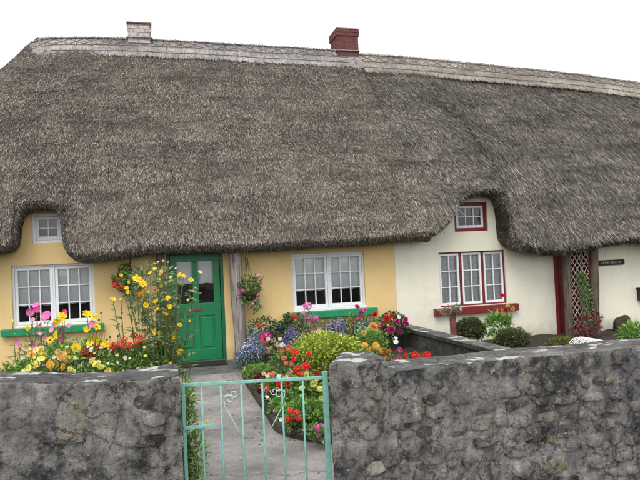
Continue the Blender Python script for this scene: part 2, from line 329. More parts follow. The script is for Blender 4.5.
soil_sheet('garden_soil', lambda y: (4.68, 12.0), 4.68, 12, -6.86, -0.01, -0.03)
# kerb edging stones along the bed
ke = thing('bed_edging', 'low curved concrete edging between the path and the mixed flower bed', 'edging', (kerb[5][0], kerb[5][1], 0))
kp = np.array(kerb); seg = np.r_[0, np.cumsum(np.linalg.norm(np.diff(kp, axis=0), axis=1))]
s = 0.0
while s < seg[-1]-0.1:
    L = random.uniform(0.26, 0.4); e = min(s+L-0.012, seg[-1]); b = MB(); V = []
    for q in np.linspace(s, e, 4):
        p = np.array([np.interp(q, seg, kp[:, 0]), np.interp(q, seg, kp[:, 1])]); p2 = np.array([np.interp(q+0.02, seg, kp[:, 0]), np.interp(q+0.02, seg, kp[:, 1])])
        if q+0.02 > seg[-1]: p2 = p; p = np.array([np.interp(q-0.02, seg, kp[:, 0]), np.interp(q-0.02, seg, kp[:, 1])])
        d = (p2-p)/max(np.linalg.norm(p2-p), 1e-6); n = np.array([-d[1], d[0]]); c = np.array([np.interp(q, seg, kp[:, 0]), np.interp(q, seg, kp[:, 1])])
        h = 0.10+random.uniform(-0.008, 0.008)
        for w, z in ((-0.035, -0.04), (-0.03, h-0.015), (-0.015, h), (0.02, h), (0.035, h-0.015), (0.035, -0.04)):
            V.append((c[0]+n[0]*w, c[1]+n[1]*w, z))
    Fc = [(i*6+k, i*6+k+1, (i+1)*6+k+1, (i+1)*6+k) for i in range(3) for k in range(5)] + [(5, 4, 3, 2, 1, 0), tuple(range(18, 24))]
    b.add(V, Fc); b.build('kerb_stone', 'kerb_concrete', ke, smooth=False)
    s += L

# ------------------------------------------------------------------ cottages: walls, windows, doors
def wall_with_holes(name, mat, parent, xs, zs, solid, y0, y1):
    """grid of cells; solid(xc,zc) says whether a cell is wall"""
    xs = sorted(set(round(x, 4) for x in xs)); zs = sorted(set(round(z, 4) for z in zs)); nx, nz = len(xs)-1, len(zs)-1
    S = [[solid((xs[i]+xs[i+1])/2, (zs[k]+zs[k+1])/2) for k in range(nz)] for i in range(nx)]
    b = MB()
    sol = lambda i, k: 0 <= i < nx and 0 <= k < nz and S[i][k]
    for i in range(nx):
        for k in range(nz):
            if not S[i][k]: continue
            a, c, d, e = xs[i], xs[i+1], zs[k], zs[k+1]
            b.add([(a, y0, d), (c, y0, d), (c, y0, e), (a, y0, e)], [(0, 1, 2, 3)]); b.add([(a, y1, d), (c, y1, d), (c, y1, e), (a, y1, e)], [(3, 2, 1, 0)])
            if not sol(i-1, k): b.add([(a, y0, d), (a, y1, d), (a, y1, e), (a, y0, e)], [(3, 2, 1, 0)])
            if not sol(i+1, k): b.add([(c, y0, d), (c, y1, d), (c, y1, e), (c, y0, e)], [(0, 1, 2, 3)])
            if not sol(i, k-1): b.add([(a, y0, d), (c, y0, d), (c, y1, d), (a, y1, d)], [(3, 2, 1, 0)])
            if not sol(i, k+1): b.add([(a, y0, e), (c, y0, e), (c, y1, e), (a, y1, e)], [(0, 1, 2, 3)])
    return b.build(name, mat, parent)

def window(parent, x0, x1, z0, z1, ncas, cols, rows, y=0.045, outer=0.035, outer_mat='white_paint', mull=0.03, stile=0.045, munt=0.02, cover=None, room=True, label=None):
    """frame (outer box + mullions) > casements, panes, curtain"""
    b = MB(); y1 = y+0.09; o = outer
    b.box(x0, x1, y, y1, z0, z0+o); b.box(x0, x1, y, y1, z1-o, z1); b.box(x0, x0+o, y, y1, z0+o, z1-o); b.box(x1-o, x1, y, y1, z0+o, z1-o)
    wI = (x1-x0-2*o-mull*(ncas-1))/ncas
    for i in range(1, ncas): xm = x0+o+i*wI+(i-1)*mull; b.box(xm, xm+mull, y, y1, z0+o, z1-o)
    W = b.build('window', outer_mat, parent, bevel=0.004)
    if label: W['label'] = label
    for i in range(ncas):
        a = x0+o+i*(wI+mull)+0.003; c = a+wI-0.006; d = z0+o+0.003; e = z1-o-0.003; yc = y+0.012; yd = yc+0.05
        b = MB(); st = stile
        b.box(a, c, yc, yd, d, d+st*1.2); b.box(a, c, yc, yd, e-st, e); b.box(a, a+st, yc, yd, d+st*1.2, e-st); b.box(c-st, c, yc, yd, d+st*1.2, e-st)
        ia, ic, id_, ie = a+st, c-st, d+st*1.2, e-st; pw = (ic-ia-munt*(cols-1))/cols; ph = (ie-id_-munt*(rows-1))/rows
        for q in range(1, cols): xm = ia+q*pw+(q-1)*munt; b.box(xm, xm+munt, yc+0.008, yd-0.008, id_, ie)
        for r in range(1, rows):
            zm = id_+r*ph+(r-1)*munt
            for q in range(cols): xm = ia+q*(pw+munt); b.box(xm, xm+pw, yc+0.010, yd-0.010, zm, zm+munt)
        b.build('casement', 'white_paint', W, bevel=0.003)
        for q in range(cols):
            for r in range(rows):
                xa = ia+q*(pw+munt); za = id_+r*(ph+munt); tl = random.uniform(-0.0025, 0.0025); tz = random.uniform(-0.002, 0.002)
                p = MB(); yy = yc+0.028
                p.add([(xa-0.004, yy+tl, za-0.004), (xa+pw+0.004, yy-tl, za-0.004), (xa+pw+0.004, yy-tl+tz, za+ph+0.004), (xa-0.004, yy+tl+tz, za+ph+0.004)], [(0, 1, 2, 3)])
                p.build('pane', 'glass', W)
    if cover == 'blind_and_reflection':
        for i in range(ncas):
            a = x0+o+i*(wI+mull)-0.01; c = a+wI+0.02; zb = z0+(z1-z0)*0.335; b = MB(); n = 24
            V = []; Fc = []
            for k in range(n+1):
                x = a+(c-a)*k/n; dy = 0.006*math.sin(k*1.9+i)+0.004*math.sin(k*4.3)
                V += [(x, y+0.082+dy, zb+0.008*math.sin(k*0.9+i*2)), (x, y+0.082+dy*0.4, z1)]
            for k in range(n): Fc.append((2*k, 2*k+2, 2*k+3, 2*k+1))
            b.add(V, Fc); b.build('blind_and_reflection', 'blind_and_reflection', W, smooth=True)
    if cover == 'net':
        for i in range(ncas):
            a = x0+o+i*(wI+mull)-0.01; c = a+wI+0.02; b = MB(); n = 60; V = []; Fc = []
            for k in range(n+1):
                x = a+(c-a)*k/n; dy = 0.022*math.sin(k*0.85+i)+0.012*math.sin(k*2.1+1)
                V += [(x, y+0.098+dy, z0), (x, y+0.098+dy*0.7, z1)]
            for k in range(n): Fc.append((2*k, 2*k+2, 2*k+3, 2*k+1))
            b.add(V, Fc); b.build('net_curtain', 'net_curtain', W, smooth=True)
    if room:
        b = MB(); x0r, x1r, z0r, z1r, ya, yb = x0-0.25, x1+0.25, z0-0.25, z1+0.2, 0.405, 1.9
        b.add([(x0r, ya, z0r), (x1r, ya, z0r), (x1r, yb, z0r), (x0r, yb, z0r), (x0r, ya, z1r), (x1r, ya, z1r), (x1r, yb, z1r), (x0r, yb, z1r)],
              [(0, 1, 2, 3), (7, 6, 5, 4), (2, 6, 7, 3), (1, 5, 6, 2), (3, 7, 4, 0)])
        b.build('room', 'room_dark', W)
    return W

WX = 4.47    # party line
H1 = thing('thatched_cottage', 'yellow thatched cottage with green door and white casement windows', 'cottage', (1, 2.5, 0))
H2 = thing('thatched_cottage', 'cream thatched cottage with red trimmed windows and red door', 'cottage', (9, 2.5, 0))
w1 = [(-2.16, -0.90, 0.80, 1.81), (2.47, 3.86, 0.775, 1.80), (-1.83, -1.35, 2.16, 2.65), (0.28, 1.25, 0.0, 1.94)]
w2 = [(5.37, 6.80, 0.655, 1.71), (5.74, 6.46, 2.10, 2.67), (7.89, 8.76, -0.1, 1.95)]
N1 = (-2.02, -1.28); N2 = (5.55, 6.72)       # raised wall parts under the two eyebrow lifts
def mk_wall(H, mat, X0, X1, holes, notch, zb):
    inh = lambda x, z: any(a < x < c and d < z < e for a, c, d, e in holes)
    xs = [X0, X1, *notch]+[h[0] for h in holes]+[h[1] for h in holes]; zs = [zb, 2.3, 2.85]+[h[2] for h in holes]+[h[3] for h in holes]
    zs = [z for z in zs if z >= zb]
    return wall_with_holes('wall', mat, H, xs, zs, lambda x, z: (z < 2.3 or notch[0] < x < notch[1]) and not inh(x, z), 0.0, 0.4)
W1 = mk_wall(H1, 'yellow_render', -4.4, WX, w1, N1, -0.1)
W2 = mk_wall(H2, 'cream_render', WX+0.002, 15.6, w2, N2, -0.12)
for H, mat, a, c in ((H1, 'yellow_render', -4.4, WX), (H2, 'cream_render', WX+0.002, 15.6)):
    b = MB(); b.box(a, c, 5.0, 5.4, -0.1, 2.3); b.build('back_wall', mat, H)
    b = MB(); xx = a if H is H1 else c-0.4; b.box(xx, xx+0.4, 0.402, 4.998, -0.1, 2.3); b.build('end_wall', mat, H)
window(H1, *w1[0], 2, 3, 3, cover='blind_and_reflection', label='white casement window over the yellow dahlias')
window(H1, *w1[1], 2, 3, 3, cover='blind_and_reflection', label='white casement window over the mixed flower bed')
window(H1, *w1[2], 1, 2, 2, stile=0.05, outer=0.05, label='small white window tucked under the thatch')
window(H2, *w2[0], 3, 2, 3, outer=0.025, outer_mat='red_paint', mull=0.05, stile=0.04, cover='net', label='three light window with red frame and net curtains')
window(H2, *w2[1], 1, 3, 2, outer=0.065, outer_mat='red_paint', stile=0.045, label='small white window with red surround under the thatch')
def sill(H, x0, x1, z0, z1, mat, d=0.11):
    b = MB(); b.box(x0, x1, -d, 0.05, z0, z1); o = b.build('window_sill', mat, H, bevel=0.008); return o
sill(H1, -2.33, -0.77, 0.685, 0.797, 'sill_green'); sill(H1, 2.29, 4.05, 0.63, 0.752, 'sill_green')
sill(H2, 5.21, 6.99, 0.51, 0.645, 'red_paint')
b = MB(); b.box(2.47, 3.86, -0.03, 0.044, 0.754, 0.80); b.build('under_sill', 'white_paint', H1, bevel=0.005)
# green door
def door_green():
    x0, x1, z0, z1 = w1[3]; b = MB(); f = 0.055
    b.box(x0, x0+f, 0.02, 0.16, 0, z1); b.box(x1-f, x1, 0.02, 0.16, 0, z1); b.box(x0+f, x1-f, 0.02, 0.16, z1-f, z1)
    D = b.build('door', 'dark_green_paint', H1, bevel=0.006); D['label'] = 'green panelled door with two tall glass panes'
    a, c, d, e = x0+f+0.004, x1-f-0.004, 0.03, z1-f-0.004; ya, yb = 0.075, 0.12; st = 0.115; midw = 0.1; xm = (a+c)/2
    zp = [(d, d+0.19), (0.80, 1.02), (e-0.13, e)]
    b = MB()
    for q0, q1 in zp: b.box(a, c, ya, yb, q0, q1)
    for q0, q1 in ((zp[0][1], zp[1][0]), (zp[1][1], zp[2][0])):
        b.box(a, a+st, ya, yb, q0, q1); b.box(c-st, c, ya, yb, q0, q1); b.box(xm-midw/2, xm+midw/2, ya, yb, q0, q1)
    b.build('leaf', 'green_paint', D, bevel=0.006)
    for xa, xb in ((a+st, xm-midw/2), (xm+midw/2, c-st)):
        b = MB(); b.box(xa-0.003, xb+0.003, ya+0.018, yb-0.006, zp[0][1]-0.003, zp[1][0]+0.003); b.box(xa+0.035, xb-0.035, ya+0.006, ya+0.02, zp[0][1]+0.035, zp[1][0]-0.035)
        b.build('panel', 'green_paint', D, bevel=0.012)
        b = MB(); yy = ya+0.025; b.add([(xa-0.003, yy, zp[1][1]-0.003), (xb+0.003, yy, zp[1][1]-0.003), (xb+0.003, yy, zp[2][0]+0.003), (xa-0.003, yy, zp[2][0]+0.003)], [(0, 1, 2, 3)]); b.build('pane', 'glass', D)
        b = MB(); n = 20; V = []; Fc = []
        for k in range(n+1):
            x = xa-0.01+(xb-xa+0.02)*k/n; dy = 0.006*math.sin(k*1.7); V += [(x, yb+0.04+dy, 1.36+0.006*math.sin(k*0.5+xa*3)), (x, yb+0.04, zp[2][0]+0.02)]
        for k in range(n): Fc.append((2*k, 2*k+2, 2*k+3, 2*k+1))
        b.add(V, Fc); b.build('blind_and_reflection', 'blind_and_reflection', D, smooth=True)  # pale sheet imitating the sky reflected in the upper part of the door pane
    b = MB(); b.box(xm-0.11, xm+0.11, ya-0.012, ya-0.001, 0.885, 0.945); b.box(xm-0.085, xm+0.085, ya-0.018, ya-0.011, 0.90, 0.93); b.build('letter_plate', 'brass_old', D, bevel=0.003)
    b = MB(); b.tube([(a+0.055, ya, 0.97), (a+0.055, ya-0.05, 0.97)], [0.012, 0.012], 8); b.tube([(a+0.055, ya-0.045, 0.97), (a+0.055, ya-0.06, 0.97), (a+0.055, ya-0.075, 0.97)], [0.02, 0.028, 0.012], 10); b.build('handle', 'brass_old', D, smooth=True)
    b = MB(); b.box(x0-0.2, x1+0.2, 0.5, 1.6, -0.02, 2.2); b.f = [tuple(reversed(q)) for i, q in enumerate(b.f) if i != 2]; b.m = [0]*len(b.f); b.build('room', 'room_dark', D)
    b = MB(); b.box(x0+0.002, x1-0.002, -0.03, 0.2, -0.03, 0.026); b.build('threshold', 'slab_dark', D, bevel=0.005)
door_green()
# red door
x0, x1, z0, z1 = w2[2]; b = MB(); f = 0.07
b.box(x0, x0+f, -0.01, 0.15, z0, z1); b.box(x1-f, x1, -0.01, 0.15, z0, z1); b.box(x0+f, x1-f, -0.01, 0.15, z1-f, z1)
D2 = b.build('door', 'red_paint', H2, bevel=0.006); D2['label'] = 'dark red door behind the white lattice trellis'
for k in range(6):
    a = x0+f+0.004+k*(x1-x0-2*f-0.008)/6; b = MB(); b.box(a+0.002, a+(x1-x0-2*f-0.008)/6-0.002, 0.29, 0.33, z0+0.03, z1-f-0.004); b.build('plank', 'red_paint', D2, bevel=0.004)
b = MB(); b.box(x0+0.002, x1-0.002, 0.331, 0.37, z0+0.02, z1-f); b.build('backing', 'red_paint', D2)
b = MB(); b.tube([(x0+f+0.09, 0.30, 0.88), (x0+f+0.09, 0.25, 0.88), (x0+f+0.09, 0.23, 0.88)], [0.012, 0.03, 0.012], 8); b.build('handle', 'white_paint', D2, smooth=True)
# rustic porch posts
def rustic_post(H, px_top, px_bot, Y, mat, bow=0.02, seed=0, label=None):
    (u0, u1, v0), (u2, u3, v2) = px_top, px_bot
    A, B_ = at_y((u0+u1)/2, v0, Y), at_y((u2+u3)/2, v2, Y); ra = np.linalg.norm(at_y(u1, v0, Y)-at_y(u0, v0, Y))/2; rb = np.linalg.norm(at_y(u3, v2, Y)-at_y(u2, v2, Y))/2
    B_[2] = -0.06; A = A.copy(); A[2] = 2.2 if H is H1 else 1.86; V = []; n = 14; R = 18
    for i in range(R):
        t_ = i/(R-1); c = B_+(A-B_)*t_; rr = rb+(ra-rb)*t_
        c = c+np.array([bow*math.sin(t_*4+seed), 0.01*math.sin(t_*6+seed), 0])
        for k in range(n):
            an = 2*math.pi*k/n; r_ = rr*(1+0.16*noise.noise((math.cos(an)*1.3+seed, math.sin(an)*1.3, t_*3))+0.09*noise.noise((math.cos(an)*3, math.sin(an)*3+seed, t_*9)))
            V.append(c+r_*np.array([math.cos(an), math.sin(an), 0]))
    b = MB(); b.add(V, [(i*n+k, i*n+(k+1) % n, (i+1)*n+(k+1) % n, (i+1)*n+k) for i in range(R-1) for k in range(n)])
    o = b.build('porch_post', mat, H, smooth=True)
    if label: o['label'] = label
rustic_post(H1, (229, 241, 250), (235, 248, 362), -0.22, 'weathered_timber', 0.012, 2, 'gnarled grey timber post right of the green door')
rustic_post(H1, (155, 163, 252), (159, 168, 364), -0.22, 'dark_timber', 0.012, 5, 'dark timber post left of the green door')
rustic_post(H2, (563, 570, 254), (566, 573, 338), -0.3, 'dark_timber', 0.006, 9, 'grey timber post left of the white trellis')
rustic_post(H2, (590, 597, 249), (592, 600, 338), -0.3, 'dark_timber', 0.006, 12, 'brown timber post right of the white trellis')

# ------------------------------------------------------------------ thatch roofs
def interp_poly(P, n_per_m, smooth_iter=3):
    P = np.array(P, float); d = np.r_[0, np.cumsum(np.linalg.norm(np.diff(P[:, :3], axis=0), axis=1))]
    n = max(8, int(d[-1]*n_per_m)); s_ = np.linspace(0, d[-1], n); Q = np.stack([np.interp(s_, d, P[:, k]) for k in range(P.shape[1])], 1)
    for _ in range(smooth_iter): Q[1:-1] = (Q[:-2]+2*Q[1:-1]+Q[2:])/4
    return Q
RY = 2.7
def vnoise(P, sc, seed): return np.array([noise.noise((p[0]*sc+seed, p[1]*sc, p[2]*sc)) for p in P])
def thatch_roof(H, outline, zoff, mat, seed, dens, slen, swid, name_lab, seam=None, jit=0.3):
    """outline rows: X, y, z of lower edge, X, y, z of the ridge end of that line; a ruled, bulged, rippled skin with a rounded lip and loose straws on it"""
    Q = interp_poly(outline, 20, 4); B, Rg = Q[:, :3], Q[:, 3:6]; n = len(B)
    T = np.gradient(B, axis=0); T[:, 1] *= 1.0; T = unit(T)
    # outward edge normal inside the plane of wall + slope: points away from the roof
    slope = unit(Rg-B); e = -slope+np.sum(slope*T, 1, keepdims=True)*T; e = unit(e)
    inward = np.cross(T, e); inward = unit(inward)                # skin normal (sign fixed below)
    ctr = np.array([Rg[:, 0].mean(), RY, 0]); hx = unit(np.stack([Rg[:, 0]-B[:, 0], Rg[:, 1]-B[:, 1], 0*B[:, 0]], 1))
    sk = np.stack([-hx[:, 0]*0.82, -hx[:, 1]*0.82, np.full(n, 0.57)], 1)
    for _ in range(40): sk[1:-1] = (sk[:-2]+sk[1:-1]*2+sk[2:])/4
    sk = unit(sk)
    for _ in range(4): e[1:-1] = (e[:-2]+e[1:-1]*2+e[2:])/4
    e = unit(e-np.sum(e*sk, 1, keepdims=True)*sk)
    rows = []
    NT = 46
    under = B - 0.34*sk; 
    lip = [(0.0, 0.0), (0.035, 0.035), (0.05, 0.09), (0.045, 0.17), (0.01, 0.26)]
    for a, d in lip[::-1]: rows.append(B + e*a - sk*d)
    base_t = np.linspace(0, 1, NT)[1:]
    for t_ in base_t:
        P = B+(Rg-B)*t_ + sk*(0.19*math.sin(math.pi*t_**0.85)**1.15*(1-0.25*t_))
        rows.append(P)
    G = np.stack(rows)                                             # R x n x 3
    for r_, t_ in enumerate(base_t):                                # the lifts over the windows fade out up the slope
        row = G[len(lip)+r_]
        for _ in range(int(140*min(1, t_*2.2)*(1 if t_ < 0.93 else 0.3))): row[1:-1] = (row[:-2]+2*row[1:-1]+row[2:])/4
    R = G.shape[0]
    flat = G.reshape(-1, 3); dn = 0.055*vnoise(flat, 0.9, seed)+0.03*vnoise(flat, 2.6, seed+9)+0.014*vnoise(flat, 7, seed+20)+0.012*np.sin(flat[:, 2]*9.5+2.5*vnoise(flat, 0.8, seed+3))*np.clip(0.5+vnoise(flat, 0.7, seed+40), 0, 1)
    wt = np.repeat(np.r_[np.full(len(lip), 0.8), np.clip(1.02-base_t, 0.08, 1)], n)
    skr = np.tile(sk, (R, 1)); G = (flat+skr*(dn*wt)[:, None]).reshape(R, n, 3); G[..., 2] += zoff
    if seam is not None:                                            # roll the edge at the party line down a little
        x = np.linspace(0, 1, n); G -= sk[None]*(0.10*np.clip((np.arange(n)-(n-4))/3.0, 0, 1)**2)[None, :, None]
    # underside back to the wall
    ins = G[0].copy(); ins[:, 1] = np.clip(ins[:, 1]+0.7, None, 5.2); ins[:, 2] += 0.06
    fb = (B[:, 1] > 1.0); ins[fb] = (G[0]*0.85+np.array([G[0][:, 0].mean(), RY, 2.2])*0.15)[fb]
    A = np.concatenate([ins[None], G]); RR = R+1
    idx = np.arange(RR*n).reshape(RR, n); Fq = np.stack([idx[:-1, :-1], idx[:-1, 1:], idx[1:, 1:], idx[1:, :-1]], -1).reshape(-1, 4)
    rv = np.clip(0.02+0.16*rng.random(RR*n), 0, 1)  # dark skin: shade of the gaps between straws put into its colour
    roof = np_mesh('roof', A.reshape(-1, 3), Fq, mat, H, True, rv); roof['label'] = name_lab
    # straws
    under2 = G[0]+(ins-G[0])*0.45; G = np.concatenate([under2[None], G])
    P00, P10, P01, P11 = G[:-1, :-1], G[1:, :-1], G[:-1, 1:], G[1:, 1:]
    ar = np.linalg.norm(np.cross(P10-P00, P01-P00), axis=-1)
    front = np.where((B[:-1, 1] < 1.5), 1.0, 0.12)                  # the rear slope gets fewer
    w = (ar*front[None]).ravel(); N_ = int(w.sum()*dens); pick = rng.choice(len(w), N_, p=w/w.sum())
    i, j = np.unravel_index(pick, ar.shape); a = rng.random((N_, 1)); c = rng.random((N_, 1))
    pos = (P00[i, j]*(1-a)+P10[i, j]*a)*(1-c)+(P01[i, j]*(1-a)+P11[i, j]*a)*c
    dwn = unit(P00[i, j]-P10[i, j]); lat = unit(P01[i, j]-P00[i, j]); nrm = unit(np.cross(lat, dwn))
    nrm *= np.sign(np.sum(nrm*sk[j], 1, keepdims=True)+1e-9)
    lip_m = (i < len(lip))[:, None]; nl = np.where(lip_m, np.where((i < 2)[:, None], e[j], unit(e[j]*0.8+sk[j]*0.6)), nrm)
    dirv = unit(dwn + lat*rng.normal(0, jit, (N_, 1)) + nl*rng.uniform(0.0, 0.30, (N_, 1)))
    L = slen*rng.uniform(0.5, 1.5, (N_, 1))*np.where(rng.random((N_, 1)) < 0.025, 2.0, 1.0); L = np.where(lip_m, L*0.55, L); wd = swid*rng.uniform(0.6, 1.4, (N_, 1))
    side = unit(np.cross(dirv, nl)+0.3*rng.normal(size=(N_, 3)))
    p0 = pos+nl*rng.uniform(-0.004, 0.012, (N_, 1))-dirv*L*0.18; p1 = p0+dirv*L
    V = np.stack([p0-side*wd/2, p0+side*wd/2, p1+side*wd*0.35, p1-side*wd*0.35], 1).reshape(-1, 3)
    Fs = np.arange(4*N_).reshape(N_, 4); rr = np.repeat(np.clip(rng.beta(0.9, 1.35, N_), 0, 1), 4)
    rr = rr.reshape(N_, 4); rr[:, :2] *= 0.75; rr = rr.ravel()
    st = np_mesh('straw', V, Fs, mat, roof, False, rr, kind='stuff')
    return roof
def ridge_cap(H, roof, rp, width, mat, seed, lab):
    """pale ridge dressing over the apex: rolled skin, short straws, hazel rods"""
    Q = interp_poly(rp, 7, 2); n = len(Q); sl = math.atan2(4.5, 3.2)
    prof = []
    for s_ in np.linspace(-1, 1, 17):
        q = abs(s_)*width; y = math.copysign(q*math.cos(sl), s_); z = -q*math.sin(sl); rd = 0.11*math.exp(-(q/0.11)**2)
        prof.append((y+math.copysign(0.04, s_)*min(1, abs(s_)*4), z-rd+0.13))
    prof = [(prof[0][0]+0.06, prof[0][1]-0.02)]+prof+[(prof[-1][0]-0.06, prof[-1][1]-0.02)]
    m_ = len(prof); G = np.zeros((m_, n, 3))
    for i, (y, z) in enumerate(prof):
        G[i] = Q+np.array([0, y, z])
        G[i, :, 2] += 0.016*vnoise(G[i], 2.2, seed); 
        if i in (1, m_-2): G[i, :, 2] += 0.02*vnoise(G[i], 5, seed+4)
    idx = np.arange(m_*n).reshape(m_, n); Fq = np.stack([idx[:-1, :-1], idx[:-1, 1:], idx[1:, 1:], idx[1:, :-1]], -1).reshape(-1, 4)
    cap = np_mesh('ridge_cap', G.reshape(-1, 3), Fq, mat, roof, True, np.clip(0.35+0.3*rng.random(m_*n), 0, 1)); cap['label'] = lab
    N_ = int(n/7*m_*210); i = rng.integers(1, m_-2, N_); j = rng.integers(0, n-1, N_); a = rng.random((N_, 1)); c = rng.random((N_, 1))
    pos = (G[i, j]*(1-a)+G[i+1, j]*a)*(1-c)+(G[i, j+1]*(1-a)+G[i+1, j+1]*a)*c
    dwn = unit(G[i, j]-G[i+1, j]); up_ = (i >= m_//2)[:, None]; dwn = np.where(up_, -dwn, dwn); lat = np.tile([1.0, 0, 0], (N_, 1)); nr = unit(np.cross(lat, G[i+1, j]-G[i, j])); nr *= np.sign(nr[:, 2:3]+1e-9)
    dirv = unit(dwn+lat*rng.normal(0, 0.12, (N_, 1))+nr*rng.uniform(-0.02, 0.12, (N_, 1))); L = rng.uniform(0.07, 0.2, (N_, 1)); wd = rng.uniform(0.006, 0.014, (N_, 1))
    sd_ = unit(np.cross(dirv, nr)); p0 = pos+nr*0.004-dirv*L/2; p1 = p0+dirv*L
    V = np.stack([p0-sd_*wd/2, p0+sd_*wd/2, p1+sd_*wd/3, p1-sd_*wd/3], 1).reshape(-1, 3)
    np_mesh('ridge_straw', V, np.arange(4*N_).reshape(N_, 4), mat, roof, False, np.repeat(rng.beta(2, 2, N_), 4), kind='stuff')
    # rods lie on the front face of the cap
    def onface(k, q):                       # k along, q distance from apex as a share of the width
        f_ = (1-q)*8; lo = int(f_); fr = f_-lo; lo += 1
        return G[lo, k]*(1-fr)+G[min(lo+1, m_-1), k]*fr+np.array([0, -0.012, 0.01])
    for q in (0.28, 0.58, 0.84):
        b = MB(); b.tube([onface(k, q)+np.array([0, 0, 0.004*math.sin(k*1.3)]) for k in range(0, n, 3)], 0.007, 4); b.build('rod', 'hazel_rod', roof)
    b = MB(); step = 2; k = 0
    while k+step < n:
        b.tube([onface(k, 0.30), onface(k+step, 0.56)], 0.006, 4); b.tube([onface(k+step, 0.31), onface(k, 0.55)], 0.006, 4); k += step
    for k in range(1, n, 2):
        for q in (0.28, 0.58, 0.84): p = onface(k, q); b.tube([p+np.array([0, -0.008, 0.03]), p+np.array([0, -0.014, -0.03])], 0.011, 4)
    b.build('cross_spars', 'hazel_rod', roof, kind='stuff')

def rz1(X): return float(np.interp(X, [-2.09, -1.2, -0.3, 1.24, 2.57, 4.19, 4.87], [6.42, 6.48, 6.50, 6.49, 6.46, 6.44, 6.42]))
def rz2(X): return float(np.interp(X, [4.5, 5.9, 7.2, 8.56, 10, 11.46, 12.7, 15], [6.42, 6.39, 6.32, 6.24, 6.17, 6.06, 5.94, 5.75]))
# front lower edge traced at the overhang, with a seat on the ridge for each point
front1 = [(0, 243, -0.58), (6, 243, -0.58), (10.5, 239, -0.57), (12.5, 230, -0.52), (14, 218, -0.47), (16, 207, -0.43), (22, 201, -0.40), (32, 199.5, -0.40), (50, 199.5, -0.40), (58, 202, -0.43), (61, 212, -0.47), (63, 232, -0.53),
          (66, 245, -0.57), (72, 251, -0.58), (82, 252, -0.58), (100, 251, -0.56), (130, 247, -0.55), (160, 244, -0.55), (200, 243, -0.55), (250, 242, -0.55), (300, 240, -0.55), (350, 237, -0.55), (394, 234, -0.55), (425, 231, -0.55), (434, 230, -0.55)]
o1 = []
for X in (4.9, 2, 0, -2.0): o1.append((X, 5.95, 2.05, X, RY, rz1(X)))
for X, y in ((-3.6, 5.9), (-4.6, 5.6), (-4.95, 4.6), (-5.0, 3), (-5.0, 1.4), (-4.85, 0.2), (-4.5, -0.4), (-3.9, -0.56), (-3.2, -0.58)): o1.append((X, y, 2.05, -2.05, RY, 6.42))
F1 = []
for u, v, Y in front1:
    p = at_y(u, v, Y); X = p[0]
    F1.append(p)
def seat(Fp, xa, xb, k=0.7):
    Fp = np.array(Fp); a = np.r_[0, np.cumsum(np.linalg.norm(np.diff(Fp, axis=0), axis=1))]; a /= a[-1]; x = np.maximum.accumulate(Fp[:, 0]); x = (x-x[0])/(x[-1]-x[0])
    return xa+(xb-xa)*(k*a+(1-k)*x)
for p, rx in zip(F1, seat(F1, -2.05, 4.85)): o1.append((p[0], p[1], p[2]-0.045, rx, RY, rz1(rx)))
front2 = [(426, 231, -0.5), (436, 228, -0.52), (444, 223.5, -0.52), (450, 216, -0.5), (454, 207, -0.47), (459, 198, -0.44), (471, 189, -0.42), (488, 185, -0.42), (500, 186, -0.42), (506, 192, -0.45), (509, 205, -0.5), (511, 220, -0.55),
          (514, 233, -0.6), (520, 240, -0.63), (537, 244.5, -0.65), (552, 246.5, -0.66), (567, 245.5, -0.66), (595, 241, -0.62), (640, 233, -0.6)]
o2 = []; F2 = []
for u, v, Y in front2:
    F2.append(at_y(u, v, Y))
for p, rx in zip(F2, seat(F2, 4.45, 9.5)): o2.append((p[0], p[1], p[2]+0.09, rx, RY, rz2(rx)))
o2.insert(0, (4.55, -0.5, o2[0][2]-0.02, 4.2, RY, 6.40))
for X in (11, 13, 14.6): o2.append((X, -0.6, 1.8, min(X+0.1, 14.0), RY, rz2(min(X+0.1, 14.0))))
for X, y in ((15.6, -0.4), (16.2, 0.4), (16.3, 2.7), (16.2, 5.0), (15.5, 5.9)): o2.append((X, y, 1.85, 14.0, RY, rz2(14)))
for X in (14, 12, 9, 6.5, 4.6): o2.append((X, 5.95, 1.95, X-0.1, RY, rz2(X-0.1)))
ROOF1 = thatch_roof(H1, o1, 0.045, 'thatch_reed', 3.0, 6000, 0.060, 0.0098, 'thick brown grey reed thatch', seam=1)
ROOF2 = thatch_roof(H2, o2, -0.09, 'thatch_straw', 31.0, 4200, 0.13, 0.0088, 'greenish grey long straw thatch', jit=0.22)
ridge_cap(H1, ROOF1, [(-2.42, RY, 6.02), (-2.28, RY, 6.25)]+[(X, RY, rz1(X)) for X in np.linspace(-2.0, 4.82, 9)], 0.72, 'ridge_straw', 2, 'pale stitched ridge of the reed thatch')
ridge_cap(H2, ROOF2, [(X, RY, rz2(X)-0.03) for X in np.linspace(4.84, 14.1, 10)], 0.80, 'ridge_straw_tan', 8, 'pale tan stitched ridge of the straw thatch')

